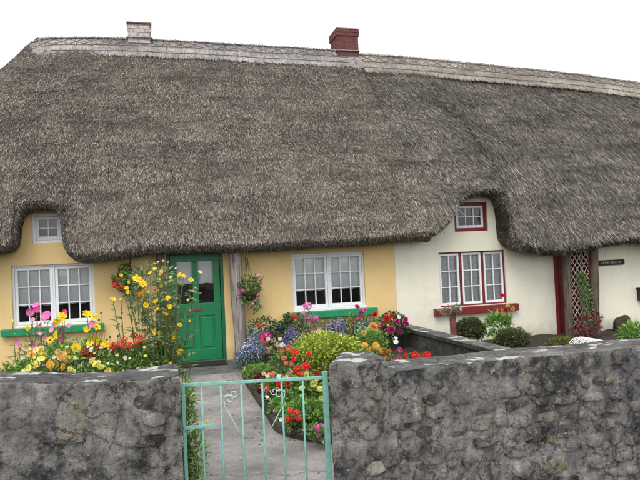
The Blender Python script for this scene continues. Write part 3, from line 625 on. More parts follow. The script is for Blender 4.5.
# ------------------------------------------------------------------ chimneys
def chimney(H, x0, x1, z0, z1, y0, y1, mat, lab, corbel):
    core = MB(); core.box(x0+0.008, x1-0.008, y0+0.008, y1-0.008, z0, z1-0.004); C = core.build('chimney', 'mortar', H); C['label'] = lab
    bh, bl = 0.065, 0.215; z = z0+0.01; r = 0
    while z+bh <= z1+0.001:
        out = 0.022 if (corbel and z1-2.2*0.075 < z < z1-0.06) or z > z1-0.08 else 0.0
        A, B_, c, d = x0-out, x1+out, y0-out, y1+out; off = 0.5*bl*(r % 2)
        for side in range(2):                                    # front, back
            x = A-off
            while x < B_-0.01:
                xa, xb = max(x, A), min(x+bl, B_); x += bl+0.01
                if xb-xa < 0.03: continue
                b = MB(); yy = (c, c+0.1) if side == 0 else (d-0.1, d); j = random.uniform(-0.003, 0.003); b.box(xa, xb, yy[0]+j, yy[1]+j, z, z+bh); b.build('brick', mat, C)
        for side in range(2):
            y = c+0.103-off*0.5
            while y < d-0.113:
                ya, yb = max(y, c+0.103), min(y+bl, d-0.103); y += bl+0.01
                if yb-ya < 0.03: continue
                b = MB(); xx = (A, A+0.1) if side == 0 else (B_-0.1, B_); b.box(xx[0], xx[1], ya, yb, z, z+bh); b.build('brick', mat, C)
        z += bh+0.01; r += 1
    b = MB(); b.box(x0-0.03, x1+0.03, y0-0.035, y1+0.035, z0+0.115, z0+0.127); b.build('flashing', 'lead', C)
    b = MB(); b.box(x0-0.02, x1+0.02, y0-0.02, y1+0.02, z1, z1+0.03); b.build('capping', 'mortar', C, bevel=0.01)
chimney(H1, -0.26, 0.21, 6.36, 6.78, 2.45, 2.95, 'brick_grey', 'squat pale weathered chimney near the hip end', False)
chimney(H1, 4.29, 4.79, 6.26, 6.87, 2.42, 2.98, 'brick_red', 'red brick chimney at the join of the two roofs', True)

# ------------------------------------------------------------------ front garden walls
def rough_box(name, mats, parent, x0, x1, y0, y1, z0, ztop, cell=0.02, amp=0.012, top_amp=0.006, splay=0.0, rnd_edge=0.02):
    """box of fine grid faces, shaken by one vector noise so the seams stay closed; material 1 on the top"""
    V = []; Fc = []; mi = []
    def disp(p):
        x, y, z = p; zt = ztop(x)
        x += splay*(y-y0)/(y1-y0)*(x1-x)/(x1-x0)
        # rounded arrises
        ez = zt-z; ey0 = y-y0; ey1 = y1-y
        r_ = rnd_edge
        if ez < r_ and ey0 < r_: k = 1-max(ez, ey0)/r_; y += 0.35*r_*k*k; z -= 0.35*r_*k*k
        if ez < r_ and ey1 < r_: k = 1-max(ez, ey1)/r_; y -= 0.35*r_*k*k; z -= 0.35*r_*k*k
        v1 = noise.noise_vector((x*3.3, y*3.3, z*3.3)); v2 = noise.noise_vector((x*11, y*11, z*11)); v3 = noise.noise_vector((x*31+5, y*31, z*31))
        a = amp; return (x+0.5*a*v1[0]+a*0.4*v2[0], y+a*v1[1]*0.9+a*0.8*v2[1]+a*0.45*v3[1], z+top_amp*(v1[2]+0.8*v2[2]+0.5*v3[2]))
    def face(fn, nu, nv, m_):
        o_ = len(V)
        for i in range(nu+1):
            for k in range(nv+1): V.append(disp(fn(i/nu, k/nv)))
        for i in range(nu):
            for k in range(nv): a = o_+i*(nv+1)+k; Fc.append((a, a+nv+1, a+nv+2, a+1)); mi.append(m_)
    nx = max(2, int((x1-x0)/cell)); nz = max(2, int((ztop(x0)-z0)/cell)); ny = max(2, int((y1-y0)/cell))
    X = lambda t_: x0+(x1-x0)*t_
    face(lambda a, c: (X(a), y0, z0+(ztop(X(a))-z0)*c), nx, nz, 0)
    face(lambda a, c: (X(a), y0+(y1-y0)*c, ztop(X(a))), nx, ny, 1)
    face(lambda a, c: (X(1-a), y1, z0+(ztop(X(1-a))-z0)*c), nx//2, nz//2, 0)
    face(lambda a, c: (x0, y1+(y0-y1)*a, z0+(ztop(x0)-z0)*c), ny, nz, 0)
    face(lambda a, c: (x1, y0+(y1-y0)*a, z0+(ztop(x1)-z0)*c), ny, nz, 0)
    return np_mesh(name, np.array(V), np.array(Fc), mats, parent, True, midx=mi)
def stone_mesh(seed):
    rs = random.Random(seed); n = 9; V = []; ph = rs.random()
    outl = []
    for k in range(n):
        a = 2*math.pi*(k+ph+rs.uniform(-0.25, 0.25))/n; ca, sa = math.cos(a), math.sin(a); q = (abs(ca)**5+abs(sa)**5)**(-1/5)*rs.uniform(0.80, 1.04); outl.append((0.5*q*ca, 0.5*q*sa))
    for sc, y in ((1.0, 0.35), (0.95, -0.45), (0.82, -0.85)):
        for x, z in outl: V.append((x*sc+rs.uniform(-.03, .03), y+rs.uniform(-0.3, 0.3), z*sc+rs.uniform(-.03, .03)))
    V.append((0, -1.0, 0)); Fc = [(i*n+k, i*n+(k+1) % n, (i+1)*n+(k+1) % n, (i+1)*n+k) for i in range(2) for k in range(n)]+[(2*n+k, 2*n+(k+1) % n, 3*n) for k in range(n)]
    out = []
    for mt in ('wall_stone', 'wall_stone_warm'):
        me = bpy.data.meshes.new('stone'); me.from_pydata(V, [], Fc); me.materials.append(MATS[mt]); me.polygons.foreach_set('use_smooth', [True]*len(Fc)); me.update(); out.append(me)
    return out
STONES = [stone_mesh(s_) for s_ in range(14)]
def face_stones(parent, x0, x1, y, z0, ztop, prob, rs, warm, hr=(0.07, 0.125), wr=(0.08, 0.23), pr=(0.012, 0.03)):
    z = z0; off = wl(parent); cnt = 0
    while True:
        h = rs.uniform(*hr)
        if z+h > ztop(x0)-0.05 and z+h > ztop(x1)-0.05: break
        x = x0+rs.uniform(0, 0.08)
        while x < x1-0.05:
            w = min(rs.uniform(*wr), x1-x-0.01)
            if w > 0.05 and rs.random() < prob and z+h < ztop(x)-0.04:
                me = rs.choice(STONES)[1 if rs.random() < warm else 0]; o = bpy.data.objects.new('stone', me); col.objects.link(o); o.parent = parent
                o.location = (x+w/2-off[0], y-off[1]+0.004, z+h/2+rs.uniform(-0.012, 0.012)-off[2]); o.scale = (w*0.95*rs.choice((-1, 1)), rs.uniform(*pr), h*rs.uniform(0.82, 1.0)); o.rotation_euler = (rs.uniform(-0.05, 0.05), rs.uniform(-0.14, 0.14), rs.uniform(-0.03, 0.03)); cnt += 1
            x += w+rs.uniform(0.008, 0.03)
        z += h+rs.uniform(0.004, 0.016)
    return cnt
YF = -7.2
LW = thing('garden_wall', 'weathered grey stone garden wall left of the teal gate', 'wall', (-1, -7, -0.05))
ztL = lambda x: float(np.interp(x, [-4, -0.86, -0.31, 0.2], [1.14, 1.10, 1.045, 1.03]))
rough_box('masonry', ['wall_stone', 'wall_top'], LW, -4.0, -0.175, YF, YF+0.40, -0.1, ztL)
rough_box('pier', ['wall_stone', 'wall_top'], LW, -0.176, 0.155, YF-0.03, YF+0.43, -0.1, lambda x: 1.052+0.005*math.sin(x*20), cell=0.016)
face_stones(LW, -3.2, -0.2, YF, 0.0, ztL, 0.5, random.Random(3), 0.2, (0.09, 0.16), (0.12, 0.3), (0.010, 0.02))
face_stones(LW, -0.16, 0.14, YF-0.03, 0.0, lambda x: 1.03, 0.45, random.Random(5), 0.2, (0.09, 0.14), (0.1, 0.2), (0.010, 0.02))
RW = thing('garden_wall', 'long weathered rubble stone garden wall right of the teal gate', 'wall', (3, -7, -0.05))
ztR = lambda x: 0.955+0.012*noise.noise((x*1.7, 2, 0))
rough_box('masonry', ['wall_stone', 'wall_top'], RW, 1.521, 8.5, YF, YF+0.40, -0.1, ztR, cell=0.022, amp=0.012, top_amp=0.007)
rough_box('pier', ['wall_stone', 'wall_top'], RW, 1.115, 1.52, YF-0.025, YF+0.42, -0.1, lambda x: 1.035+0.006*math.sin(x*17), cell=0.016, rnd_edge=0.035, splay=0.22)
print('stones', face_stones(RW, 1.55, 5.0, YF, 0.0, ztR, 0.82, random.Random(8), 0.45))
face_stones(RW, 1.14, 1.5, YF-0.025, 0.0, lambda x: 1.0, 0.45, random.Random(9), 0.2, (0.09, 0.14), (0.1, 0.22), (0.010, 0.02))
DW = thing('dividing_wall', 'low grey rendered wall dividing the two front gardens', 'wall', (4.55, -3.5, -0.05))
rough_box('masonry', ['low_wall', 'low_wall'], DW, 4.44, 4.67, -6.79, -0.012, -0.1, lambda x: 0.325, cell=0.04, amp=0.01)
rough_box('coping', ['low_wall', 'wall_top'], DW, 4.41, 4.70, -6.78, -0.015, 0.327, lambda x: 0.385, cell=0.04, amp=0.006, top_amp=0.003)

# ------------------------------------------------------------------ gate
YG = -7.08
G1 = thing('garden_gate', 'teal painted metal bar gate between the stone walls', 'gate', (0.64, YG, 0))
gp = lambda u, v: at_y(u, v, YG)
def gtube(name, pts, r, mat='teal_paint', n=6): b = MB(); b.tube(pts, r, n); return b.build(name, mat, G1, smooth=True)
L0, R0 = gp(181, 385), gp(325.5, 374)
def vbar(name, X, z0, z1, w, Y=YG):
    b = MB(); b.box(X-w, X+w, Y-w, Y+w, z0, z1); return b.build(name, 'teal_paint', G1, bevel=0.002)
zt0, zt1 = L0[2], gp(325, 377)[2]; xl, xr = L0[0]+0.012, R0[0]-0.005
vbar('hinge_post', xl, 0.08, zt0-0.012, 0.011); vbar('latch_post', xr, 0.0, gp(325.5, 371.5)[2], 0.0165)
b = MB(); b.add([(xl-0.011, YG-0.008, zt0-0.012), (xr-0.017, YG-0.008, zt1-0.012), (xr-0.017, YG+0.008, zt1-0.012), (xl-0.011, YG+0.008, zt0-0.012), (xl-0.011, YG-0.008, zt0+0.008), (xr-0.017, YG-0.008, zt1+0.008), (xr-0.017, YG+0.008, zt1+0.008), (xl-0.011, YG+0.008, zt0+0.008)],
                [(3, 2, 1, 0), (4, 5, 6, 7), (0, 1, 5, 4), (1, 2, 6, 5), (2, 3, 7, 6), (3, 0, 4, 7)]); b.build('top_rail', 'teal_paint', G1, bevel=0.002)
b = MB(); b.box(xl+0.012, xr-0.018, YG-0.008, YG+0.008, 0.10, 0.12); b.build('bottom_rail', 'teal_paint', G1, bevel=0.002)
for u in (201.3, 220.5, 241, 262, 281.5, 302.8):
    X = gp(u, 383)[0]; z_ = zt0+(zt1-zt0)*(X-xl)/(xr-xl)-0.012; b = MB(); b.tube([(X, YG, 0.12), (X+random.uniform(-.003, .003), YG, 0.5), (X, YG, z_)], 0.0068, 8); b.build('bar', 'teal_paint', G1, smooth=True)
la, lb = gp(183.5, 428), gp(214, 426.5); b = MB(); b.box(la[0], lb[0], YG-0.024, YG-0.012, la[2]-0.010, la[2]+0.012); b.build('latch_bar', 'teal_paint', G1, bevel=0.002)
b = MB(); b.box(xr-0.01, xr+0.04, YG-0.01, YG+0.01, zt1-0.06, zt1-0.04); b.build('hinge', 'teal_paint', G1)
def scroll(pts_px):
    gtube('scroll', [gp(u, v)+np.array([0, -0.011, 0]) for u, v in pts_px], 0.0034, 'pale_teal', 5)
def curl(cu, cv, r, a0, turns, n=22): return [(cu+r*(1-0.75*i/n)*math.cos(a0+turns*2*math.pi*i/n), cv+r*(1-0.75*i/n)*math.sin(a0+turns*2*math.pi*i/n)) for i in range(n+1)]
scroll([(241, 436), (236, 426), (230, 415), (224, 405)]+curl(229, 399, 5.8, 2.4, 1.1)); scroll([(271, 428), (275, 420), (280, 410), (284, 400)]+curl(279, 394, 5.8, 0.7, -1.1))
scroll(curl(234, 393, 4, 0.0, 1.2)); scroll(curl(274, 391, 4, 3.1, -1.2))

# ------------------------------------------------------------------ plants
def stamp(Vt, Ft, mt):
    return np.array(Vt, float), Ft, mt
FM = {}
def petal(V, Fc, mi, ang, r0, r1, wid, lift0, lift1, curl_, m_):
    ca, sa = math.cos(ang), math.sin(ang); o_ = len(V)
    def P(r, w, z): return (r*ca-w*sa, r*sa+w*ca, z)
    rm = r0+(r1-r0)*0.55; re = r0+(r1-r0)*0.9
    V += [P(r0, 0, lift0), P(rm, wid/2, lift0+(lift1-lift0)*0.6+curl_), P(rm, -wid/2, lift0+(lift1-lift0)*0.6+curl_), P(re, wid*0.36, lift1+curl_*0.5), P(re, -wid*0.36, lift1+curl_*0.5), P(r1, 0, lift1), P(rm, 0, lift0+(lift1-lift0)*0.6-curl_*0.5)]
    Fc += [(o_, o_+6, o_+1), (o_, o_+2, o_+6), (o_+6, o_+3, o_+1), (o_+6, o_+2, o_+4), (o_+6, o_+5, o_+3), (o_+6, o_+4, o_+5)]; mi += [m_]*6
def flower_mesh(kind, colr, centre='gold'):
    key = (kind, colr, centre)
    if key in FM: return FM[key]
    rs = random.Random(len(kind)*13 + len(colr)); V, Fc, mi = [], [], []
    def dome(r, z, h, n=7):
        o_ = len(V); V.extend([(r*math.cos(2*math.pi*k/n), r*math.sin(2*math.pi*k/n), z) for k in range(n)]); V.extend([(0.6*r*math.cos(2*math.pi*k/n), 0.6*r*math.sin(2*math.pi*k/n), z+h*0.7) for k in range(n)]); V.append((0, 0, z+h))
        for k in range(n): Fc.append((o_+k, o_+(k+1) % n, o_+n+(k+1) % n, o_+n+k)); mi.append(1); Fc.append((o_+n+k, o_+n+(k+1) % n, o_+2*n)); mi.append(1)
    if kind == 'daisy':
        for k in range(8): petal(V, Fc, mi, 2*math.pi*k/8+rs.uniform(-.1, .1), 0.06, 0.5*rs.uniform(0.9, 1.04), 0.30, 0.0, 0.05+rs.uniform(-.06, .08), 0.02, 0)
        dome(0.12, 0.0, 0.07)
    elif kind == 'cosmos':
        for k in range(7): petal(V, Fc, mi, 2*math.pi*k/7+rs.uniform(-.1, .1), 0.04, 0.5*rs.uniform(0.92, 1.04), 0.42, 0.0, 0.16+rs.uniform(-.05, .05), 0.02, 0)
        dome(0.08, 0.02, 0.06)
    elif kind == 'dahlia':
        for L_, (r1, n, lz, cz) in enumerate(((0.5, 11, 0.02, 0.02), (0.42, 10, 0.11, 0.03), (0.31, 8, 0.18, 0.03), (0.18, 6, 0.22, 0.02))):
            for k in range(n): petal(V, Fc, mi, 2*math.pi*(k+0.5*L_)/n+rs.uniform(-.1, .1), 0.03, r1*rs.uniform(0.92, 1.05), 0.8*2*math.pi*r1/n, 0.02+0.03*L_, lz, cz, 0)
        dome(0.06, 0.16, 0.06, 5)
    elif kind == 'rose':
        for L_, (r1, n, lz) in enumerate(((0.5, 6, 0.08), (0.40, 5, 0.22), (0.28, 5, 0.32), (0.15, 4, 0.36))):
            for k in range(n): petal(V, Fc, mi, 2*math.pi*(k+0.5*L_)/n+rs.uniform(-.15, .15), 0.02, r1*rs.uniform(0.92, 1.05), 1.35*2*math.pi*r1/n*0.8, 0.0, lz, 0.05, 0)
    elif kind == 'cluster':                  # ball of small florets
        for q in range(19):
            th = math.acos(1-q/19*1.25); ph = q*2.39996; d = np.array([math.sin(th)*math.cos(ph), math.sin(th)*math.sin(ph), math.cos(th)]); c = d*0.38
            a = np.cross(d, (0.3, 0.7, 0.2)); a /= np.linalg.norm(a); b2 = np.cross(d, a); o_ = len(V); V.append(tuple(c-d*0.02))
            for k in range(10):
                an = 2*math.pi*k/10+q; rr = 0.17 if k % 2 == 0 else 0.10; V.append(tuple(c+rr*(math.cos(an)*a+math.sin(an)*b2)+d*0.03*(k % 2 == 0)))
            for k in range(10): Fc.append((o_, o_+1+k, o_+1+(k+1) % 10)); mi.append(0)
    me = bpy.data.meshes.new('blossom_'+kind); me.from_pydata(V, [], Fc); me.materials.append(MATS['petal_'+colr]); me.materials.append(MATS['petal_'+centre]); me.polygons.foreach_set('material_index', mi); me.update()
    FM[key] = me; return me
def leaves(name, pos, dirs, L, Wd, mat, parent, fold=0.25, kind='stuff', droop=0.25):
    n = len(pos)
    if n == 0: return None
    dirs = unit(dirs); sd_ = np.cross(dirs, rng.normal(size=(n, 3))*0.5+np.array([0, 0, 1.0])); sd_ = unit(sd_); nr = unit(np.cross(sd_, dirs)); nr *= np.sign(nr[:, 2:3]+1e-9)
    L = np.broadcast_to(np.asarray(L), (n,))[:, None]*rng.uniform(0.65, 1.3, (n, 1)); Wd = np.broadcast_to(np.asarray(Wd), (n,))[:, None]*rng.uniform(0.75, 1.2, (n, 1))
    mid = pos+dirs*L*0.5; tip = pos+dirs*L-nr*L*droop
    V = np.stack([pos, mid+sd_*Wd/2+nr*Wd*fold, tip, mid-sd_*Wd/2+nr*Wd*fold, mid], 1).reshape(-1, 3)
    base = np.arange(n)[:, None]*5; T = np.concatenate([base+np.array([0, 4, 1]), base+np.array([4, 2, 1]), base+np.array([0, 3, 4]), base+np.array([4, 3, 2])], 0)
    return np_mesh(name, V, T, mat, parent, True, kind=kind)
def ellipsoid_pts(c, r, n, seed, zmin):
    d = unit(rng.normal(size=(n, 3))); rad = rng.uniform(0.35, 1.0, (n, 1))**0.5
    lump = np.array([1+0.28*noise.noise((q[0]*2.2+seed, q[1]*2.2, q[2]*2.2+seed))+0.15*noise.noise((q[0]*5, q[1]*5+seed, q[2]*5)) for q in d])[:, None]
    p = c+d*rad*lump*r; k = p[:, 2] > zmin; return p[k], d[k]
def px_r(u, v, Y, ru, rv, zmin=None):
    c = at_y(u, v, Y)
    if zmin is not None and c[2] < zmin: c = at_z(u, v, zmin)      # too low for that distance: it grows nearer
    s_ = depth(c)/F; return c, np.array([ru*s_, min(ru*s_*0.85, 0.45), rv*s_])
pseed = [0]
def plant(name, label, cat, Y, foliage=(), blossoms=(), leaf='leaf_mid', stem='stem_green', zb=0.05, base=None, leaf_l=0.06, leaf_w=0.03, group=None, stem_r=0.004, per_stem=5, spread=0.10, yj=0.12, florets=None, stem_from=None, fw=0.5, fan=0.55, fwd=0.26):
    """foliage: (u, v, ru, rv, n) ellipsoids in picture units at distance plane Y; blossoms: (u, v, size, kind, colour)"""
    pseed[0] += 1; sd0 = pseed[0]*3.7; rs = random.Random(pseed[0])
    if base is None:
        uu = np.mean([q[0] for q in foliage] or [q[0] for q in blossoms]); vv = np.mean([q[1] for q in foliage] or [q[1] for q in blossoms]); base = at_y(uu, vv, Y)[:2]
    root = thing(name, label, cat, (float(base[0]), float(base[1]), zb), group)
    P, D = [], []
    for u, v, ru, rv, n, *yo in foliage:
        c, r = px_r(u, v, yo[0] if yo else Y, ru, rv, zb+0.05); p, d = ellipsoid_pts(c, r, n, sd0, zb+0.005); P.append(p); D.append(d*0.8+np.array([0, 0, 0.45])+rng.normal(0, 0.45, p.shape))
    st = MB(); tops = []
    for u, v, sz, kd, cl in blossoms:
        yy = Y-fwd+rs.uniform(-yj, yj); p = at_y(u, v, yy); p = at_z(u, v, zb+0.07) if p[2] < zb+0.07 else p; D_ = 0.98*sz*depth(p)/F
        o = bpy.data.objects.new('blossom', flower_mesh(kd, cl, 'brown' if cl in ('yellow',) and kd == 'daisy' and rs.random() < 0.15 else ('lemon' if cl in ('white', 'pink', 'palepink', 'magenta', 'hotpink', 'crimson') else 'gold'))); col.objects.link(o); o.parent = root
        nrm = Vector((-0.2+rs.gauss(0, 0.55), -1.0, fw+rs.gauss(0, 0.5))).normalized(); o.rotation_euler = (nrm.to_track_quat('Z', 'Y') @ Vector((0, 0, 1)).rotation_difference(Vector((0, 0, 1)))).to_euler()
        o.rotation_euler.rotate_axis('Z', rs.uniform(0, 6.28)); o.scale = (D_, D_, D_); o.location = tuple(p-wl(root))
        bx, by = (base[0]+rs.uniform(-spread, spread), min(Y, p[1]+0.25)+rs.uniform(-spread, spread)*0.6)
        if stem_from is None: bx = (1-fan)*bx+fan*p[0]
        q0 = np.array([bx, by, zb-0.03]) if stem_from is None else np.array(stem_from)+np.array([rs.uniform(-.05, .05), rs.uniform(-.05, .05), 0])
        q1 = p-np.array(nrm)*D_*0.05; mid = (q0*0.45+q1*0.55)+np.array([rs.uniform(-0.05, 0.05), rs.uniform(-.04, .04), 0.02+0.03*rs.random()]); st.tube([q0, mid, q1], [stem_r, stem_r*0.85, stem_r*0.6], 4)
        for k in range(per_stem):
            t_ = rs.uniform(0.25, 0.97); a = q0*(1-t_)+mid*t_ if t_ < 0.0 else ((q0+(mid-q0)*t_*2) if t_ < 0.5 else (mid+(q1-mid)*(t_-0.5)*2)); an = rs.uniform(0, 6.28)
            P.append(a[None]); D.append(np.array([[math.cos(an), math.sin(an), 0.5]]))
    # inner stems so that leaf mounds stand on the soil
    for u, v, ru, rv, n, *yo in foliage:
        c, r = px_r(u, v, yo[0] if yo else Y, ru, rv, zb+0.05)
        for k in range(5): st.tube([(c[0]+rs.uniform(-.3, .3)*r[0], c[1]+rs.uniform(-.3, .3)*r[1], zb-0.03 if stem_from is None else c[2]-r[2]*0.6), (c[0]+rs.uniform(-.6, .6)*r[0], c[1]+rs.uniform(-.5, .5)*r[1], c[2]+rs.uniform(0, .7)*r[2])], [stem_r*1.2, stem_r*0.6], 4)
    if st.v: st.build('stems', stem, root, kind='stuff')
    if P:
        P = np.concatenate(P); D = np.concatenate(D); leaves('foliage', P, D, leaf_l, leaf_w, leaf, root)
    if florets:
        for (u, v, ru, rv, n, size, cl) in florets:
            c, r = px_r(u, v, Y, ru, rv); p, d = ellipsoid_pts(c, r*1.05, n*2, sd0, zb+0.01); k = np.linalg.norm((p-c)/r, axis=1) > 0.62; p, d = p[k], d[k]; m_ = len(p)
            nn = unit(d+np.array([0, -0.3, 0.4])); a = unit(np.cross(nn, rng.normal(size=(m_, 3)))); b2 = np.cross(nn, a); rr = size*rng.uniform(0.6, 1.2, (m_, 1))/2
            V = [p-nn*0.003]
            for q in range(8): an = 2*math.pi*q/8; V.append(p+(rr*(1.0 if q % 2 == 0 else 0.6))*(math.cos(an)*a+math.sin(an)*b2)+nn*0.004)
            V = np.stack(V, 1).reshape(-1, 3); bs = np.arange(m_)[:, None]*9; T = np.concatenate([bs+np.array([0, 1+q, 1+(q+1) % 8]) for q in range(8)], 0)
            np_mesh('florets', V, T, 'petal_'+cl, root, False, kind='stuff')
    return root
def fl(kd, cl, *pts): return [(u, v, s_, kd, cl) for u, v, s_ in pts]

# ---- left bed, close behind the left wall
plant('cosmos_plant', 'tall pink cosmos standing before the left window of the yellow cottage', 'plant', -5.75, [(45, 350, 20, 24, 420), (30, 360, 18, 14, 260)],
      fl('cosmos', 'pink', (30, 312, 9), (36, 306, 8), (47, 316, 11), (18, 342, 8), (36, 348, 8), (93, 324, 9), (44, 318, 7)) + fl('cosmos', 'hotpink', (37, 310, 7), (65, 312, 6), (62, 330, 7), (62, 339, 6), (41, 325, 5)) + fl('cosmos', 'palepink', (55, 325, 6), (46, 338, 7), (69, 326, 5), (33, 320, 5), (52, 330, 6), (40, 334, 5)), leaf='leaf_grey', leaf_l=0.05, leaf_w=0.009, per_stem=20, stem_r=0.003)
plant('yellow_dahlia', 'open yellow dahlias mixed among the pink cosmos', 'plant', -6.0, [(60, 358, 18, 20, 520), (88, 358, 18, 20, 520)],
      fl('daisy', 'yellow', (62, 317, 11), (57, 322, 8), (56, 335, 10), (50, 340, 8), (87, 314, 10), (94, 317, 9), (97, 327, 9), (87, 329, 8), (94, 340, 13), (90, 343, 8), (76, 348, 11), (107, 344, 10), (103, 346, 7), (28, 328, 6), (12, 321, 4)), leaf='leaf_fresh', leaf_l=0.042, leaf_w=0.016, per_stem=14)
plant('lemon_dahlia', 'pale lemon flowers low along the top of the left wall', 'plant', -6.35, [(35, 368, 20, 9, 420), (95, 372, 28, 8, 560)],
      fl('daisy', 'lemon', (29, 368, 8), (37, 364, 8), (41, 359, 9), (33, 362, 6), (72, 372, 9), (108, 371, 8), (36, 350, 7), (24, 371, 6)) + fl('dahlia', 'lemon', (97, 364, 10), (92, 361, 7), (101, 367, 8), (70, 369, 6)) + fl('daisy', 'cream', (80, 366, 5), (125, 358, 5), (118, 362, 4), (75, 358, 4)), leaf='leaf_fresh', leaf_l=0.04, leaf_w=0.018)
plant('apricot_dahlia', 'golden apricot double dahlias between lemon and dark red flowers', 'plant', -6.2, [(58, 366, 18, 13, 420)],
      fl('dahlia', 'apricot', (62, 356, 12), (40, 350, 10), (67, 360, 9), (58, 352, 7)) + fl('dahlia', 'gold', (55, 365, 10), (50, 365, 9), (63, 367, 8), (32, 354, 8), (66, 352, 8), (45, 357, 6)), leaf='leaf_fresh', leaf_l=0.042, leaf_w=0.02)
plant('crimson_dahlia', 'small dark red flowers below the right end of the green sill', 'plant', -6.1, [(90, 366, 16, 14, 420)],
      fl('dahlia', 'crimson', (87, 357, 9), (95, 355, 9), (88, 350, 7), (83, 352, 6), (98, 348, 6), (91, 354, 7)), leaf='leaf_mid', leaf_l=0.042, leaf_w=0.02)
plant('red_geranium', 'bright red geraniums behind the left wall beside the pier', 'plant', -6.0, [(128, 362, 26, 15, 700), (112, 358, 14, 12, 300)],
      fl('cluster', 'scarlet', (113, 347, 10), (119, 344, 9), (125, 340, 9), (129, 346, 10), (134, 336, 9), (139, 341, 10), (136, 345, 8), (143, 338, 8), (124, 346, 8)), leaf='leaf_grey', leaf_l=0.04, leaf_w=0.036)
plant('leafy_clump', 'mixed green leaves filling the gap behind the left pier', 'plant', -6.25, [(150, 360, 22, 15, 760), (12, 377, 16, 6, 260), (118, 369, 26, 9, 520), (5, 372, 8, 6, 60), (75, 362, 40, 16, 700)], [(random.Random(k).uniform(20, 150), random.Random(k+50).uniform(345, 372), random.Random(k+90).uniform(2.5, 4.5), 'daisy', random.Random(k+7).choice(('yellow', 'lemon', 'cream', 'palepink', 'gold', 'white'))) for k in range(38)], leaf='leaf_fresh', leaf_l=0.045, leaf_w=0.018)
tall = fl('daisy', 'yellow', (137, 279, 11), (143, 284, 10), (150, 273, 5), (158, 280, 6), (156, 301, 7), (146, 305, 7), (168, 298, 6), (113, 299, 7), (128, 292, 5), (160, 333, 6), (169, 350, 6), (180, 352, 8), (171, 365, 7), (191, 280, 6), (173, 362, 5)) + fl('daisy', 'lemon', (158, 262, 3), (163, 261, 3), (168, 262, 3), (171, 277, 4), (195, 288, 3), (188, 300, 3), (148, 292, 3), (176, 268, 3))
rs = random.Random(77)
tall += [(rs.gauss(157, 15), rs.uniform(268, 345), rs.uniform(3, 6), 'daisy', rs.choice(('yellow', 'yellow', 'lemon', 'gold'))) for _ in range(30)]
tp = plant('tall_sunflower', 'tall straggly yellow daisy plant rising in front of the green door', 'plant', -6.1, [(166, 358, 13, 16, 260), (160, 325, 18, 30, 340), (153, 290, 24, 24, 300)], tall, leaf='leaf_sage', leaf_l=0.065, leaf_w=0.02, per_stem=18, stem_r=0.004, spread=0.16, fan=0.3, base=at_y(165, 370, -6.1)[:2])
b = MB(); rs = random.Random(4)
for u, v in ((101, 313), (99, 320), (117, 328), (119, 324), (110, 337), (118, 336), (107, 340), (121, 318), (104, 331)):
    p = at_y(u, v, -6.0); q = at_y(u+rs.uniform(-5, 5), 372, -6.0); q[2] = 0.05
    b.tube([q, (p+q)/2+np.array([0.015, 0, 0.02]), p], [0.0022, 0.002, 0.0015], 4); b.tube([p-np.array([0, 0, 0.009]), p, p+np.array([0, 0, 0.01])], [0.003, 0.010, 0.003], 6)
r_ = thing('seed_heads', 'thin dry stems with dark seed heads between left window and red geraniums', 'plant', tuple(at_y(110, 372, -6.0)[:2])+(0.05,)); b.build('stems', 'stem_brown', r_, smooth=True)
plant('gate_weed', 'feathery green plant growing just behind the left gate post', 'plant', -6.55, [(186, 432, 9, 50, 620), (196, 455, 10, 28, 300), (188, 400, 7, 18, 120)], fl('daisy', 'yellow', (184, 385, 5), (207, 421, 4)), leaf='leaf_fresh', leaf_l=0.055, leaf_w=0.012, zb=0.0, per_stem=14)
# ---- middle bed
ZB = 0.08
plant('blue_lobelia', 'round mound of blue lobelia at the foot of the timber post', 'plant', -0.95, [(246, 357, 12, 11, 420), (255, 351, 10, 14, 420), (250, 362, 15, 7, 300)], (), leaf='leaf_dark', leaf_l=0.04, leaf_w=0.014, zb=ZB, florets=[(246, 357, 12, 12, 230, 0.027, 'blue'), (255, 350, 10, 14, 200, 0.027, 'blue'), (247, 356, 13, 12, 220, 0.027, 'paleblue'), (254, 350, 10, 14, 180, 0.027, 'paleblue'), (250, 353, 14, 14, 60, 0.027, 'white')])
plant('edging_sedum', 'low lime green creeping plant at the path edge', 'plant', -1.75, [(258, 372, 16, 7, 900), (272, 380, 9, 5, 300)], (), leaf='leaf_fresh', leaf_l=0.045, leaf_w=0.018, zb=ZB)
plant('flower_mound', 'dark leafy mound with red top and pale blue flowers under the hanging basket', 'plant', -0.6, [(264, 330, 17, 13, 520), (275, 338, 12, 14, 320), (284, 332, 9, 12, 260)],
      fl('cluster', 'red', (259, 325, 6)) + fl('daisy', 'magenta', (266, 335, 7), (262, 336, 6), (270, 336, 6)) + fl('cluster', 'scarlet', (262, 341, 7), (266, 343, 6)) + fl('dahlia', 'white', (268, 339, 5), (272, 341, 5), (278, 345, 6), (283, 345, 7), (280, 339, 4)) + fl('dahlia', 'cream', (267, 350, 7), (271, 348, 5)),
      leaf='leaf_dark', leaf_l=0.055, leaf_w=0.03, zb=ZB, florets=[(256, 334, 8, 6, 130, 0.03, 'paleblue'), (275, 331, 8, 8, 130, 0.03, 'violet')])
plant('red_geranium', 'single red geranium left of the middle window sill', 'plant', -0.45, [(292, 327, 12, 13, 330)], fl('cluster', 'red', (295, 317, 8)), leaf='leaf_olive', leaf_l=0.06, leaf_w=0.05, zb=ZB)
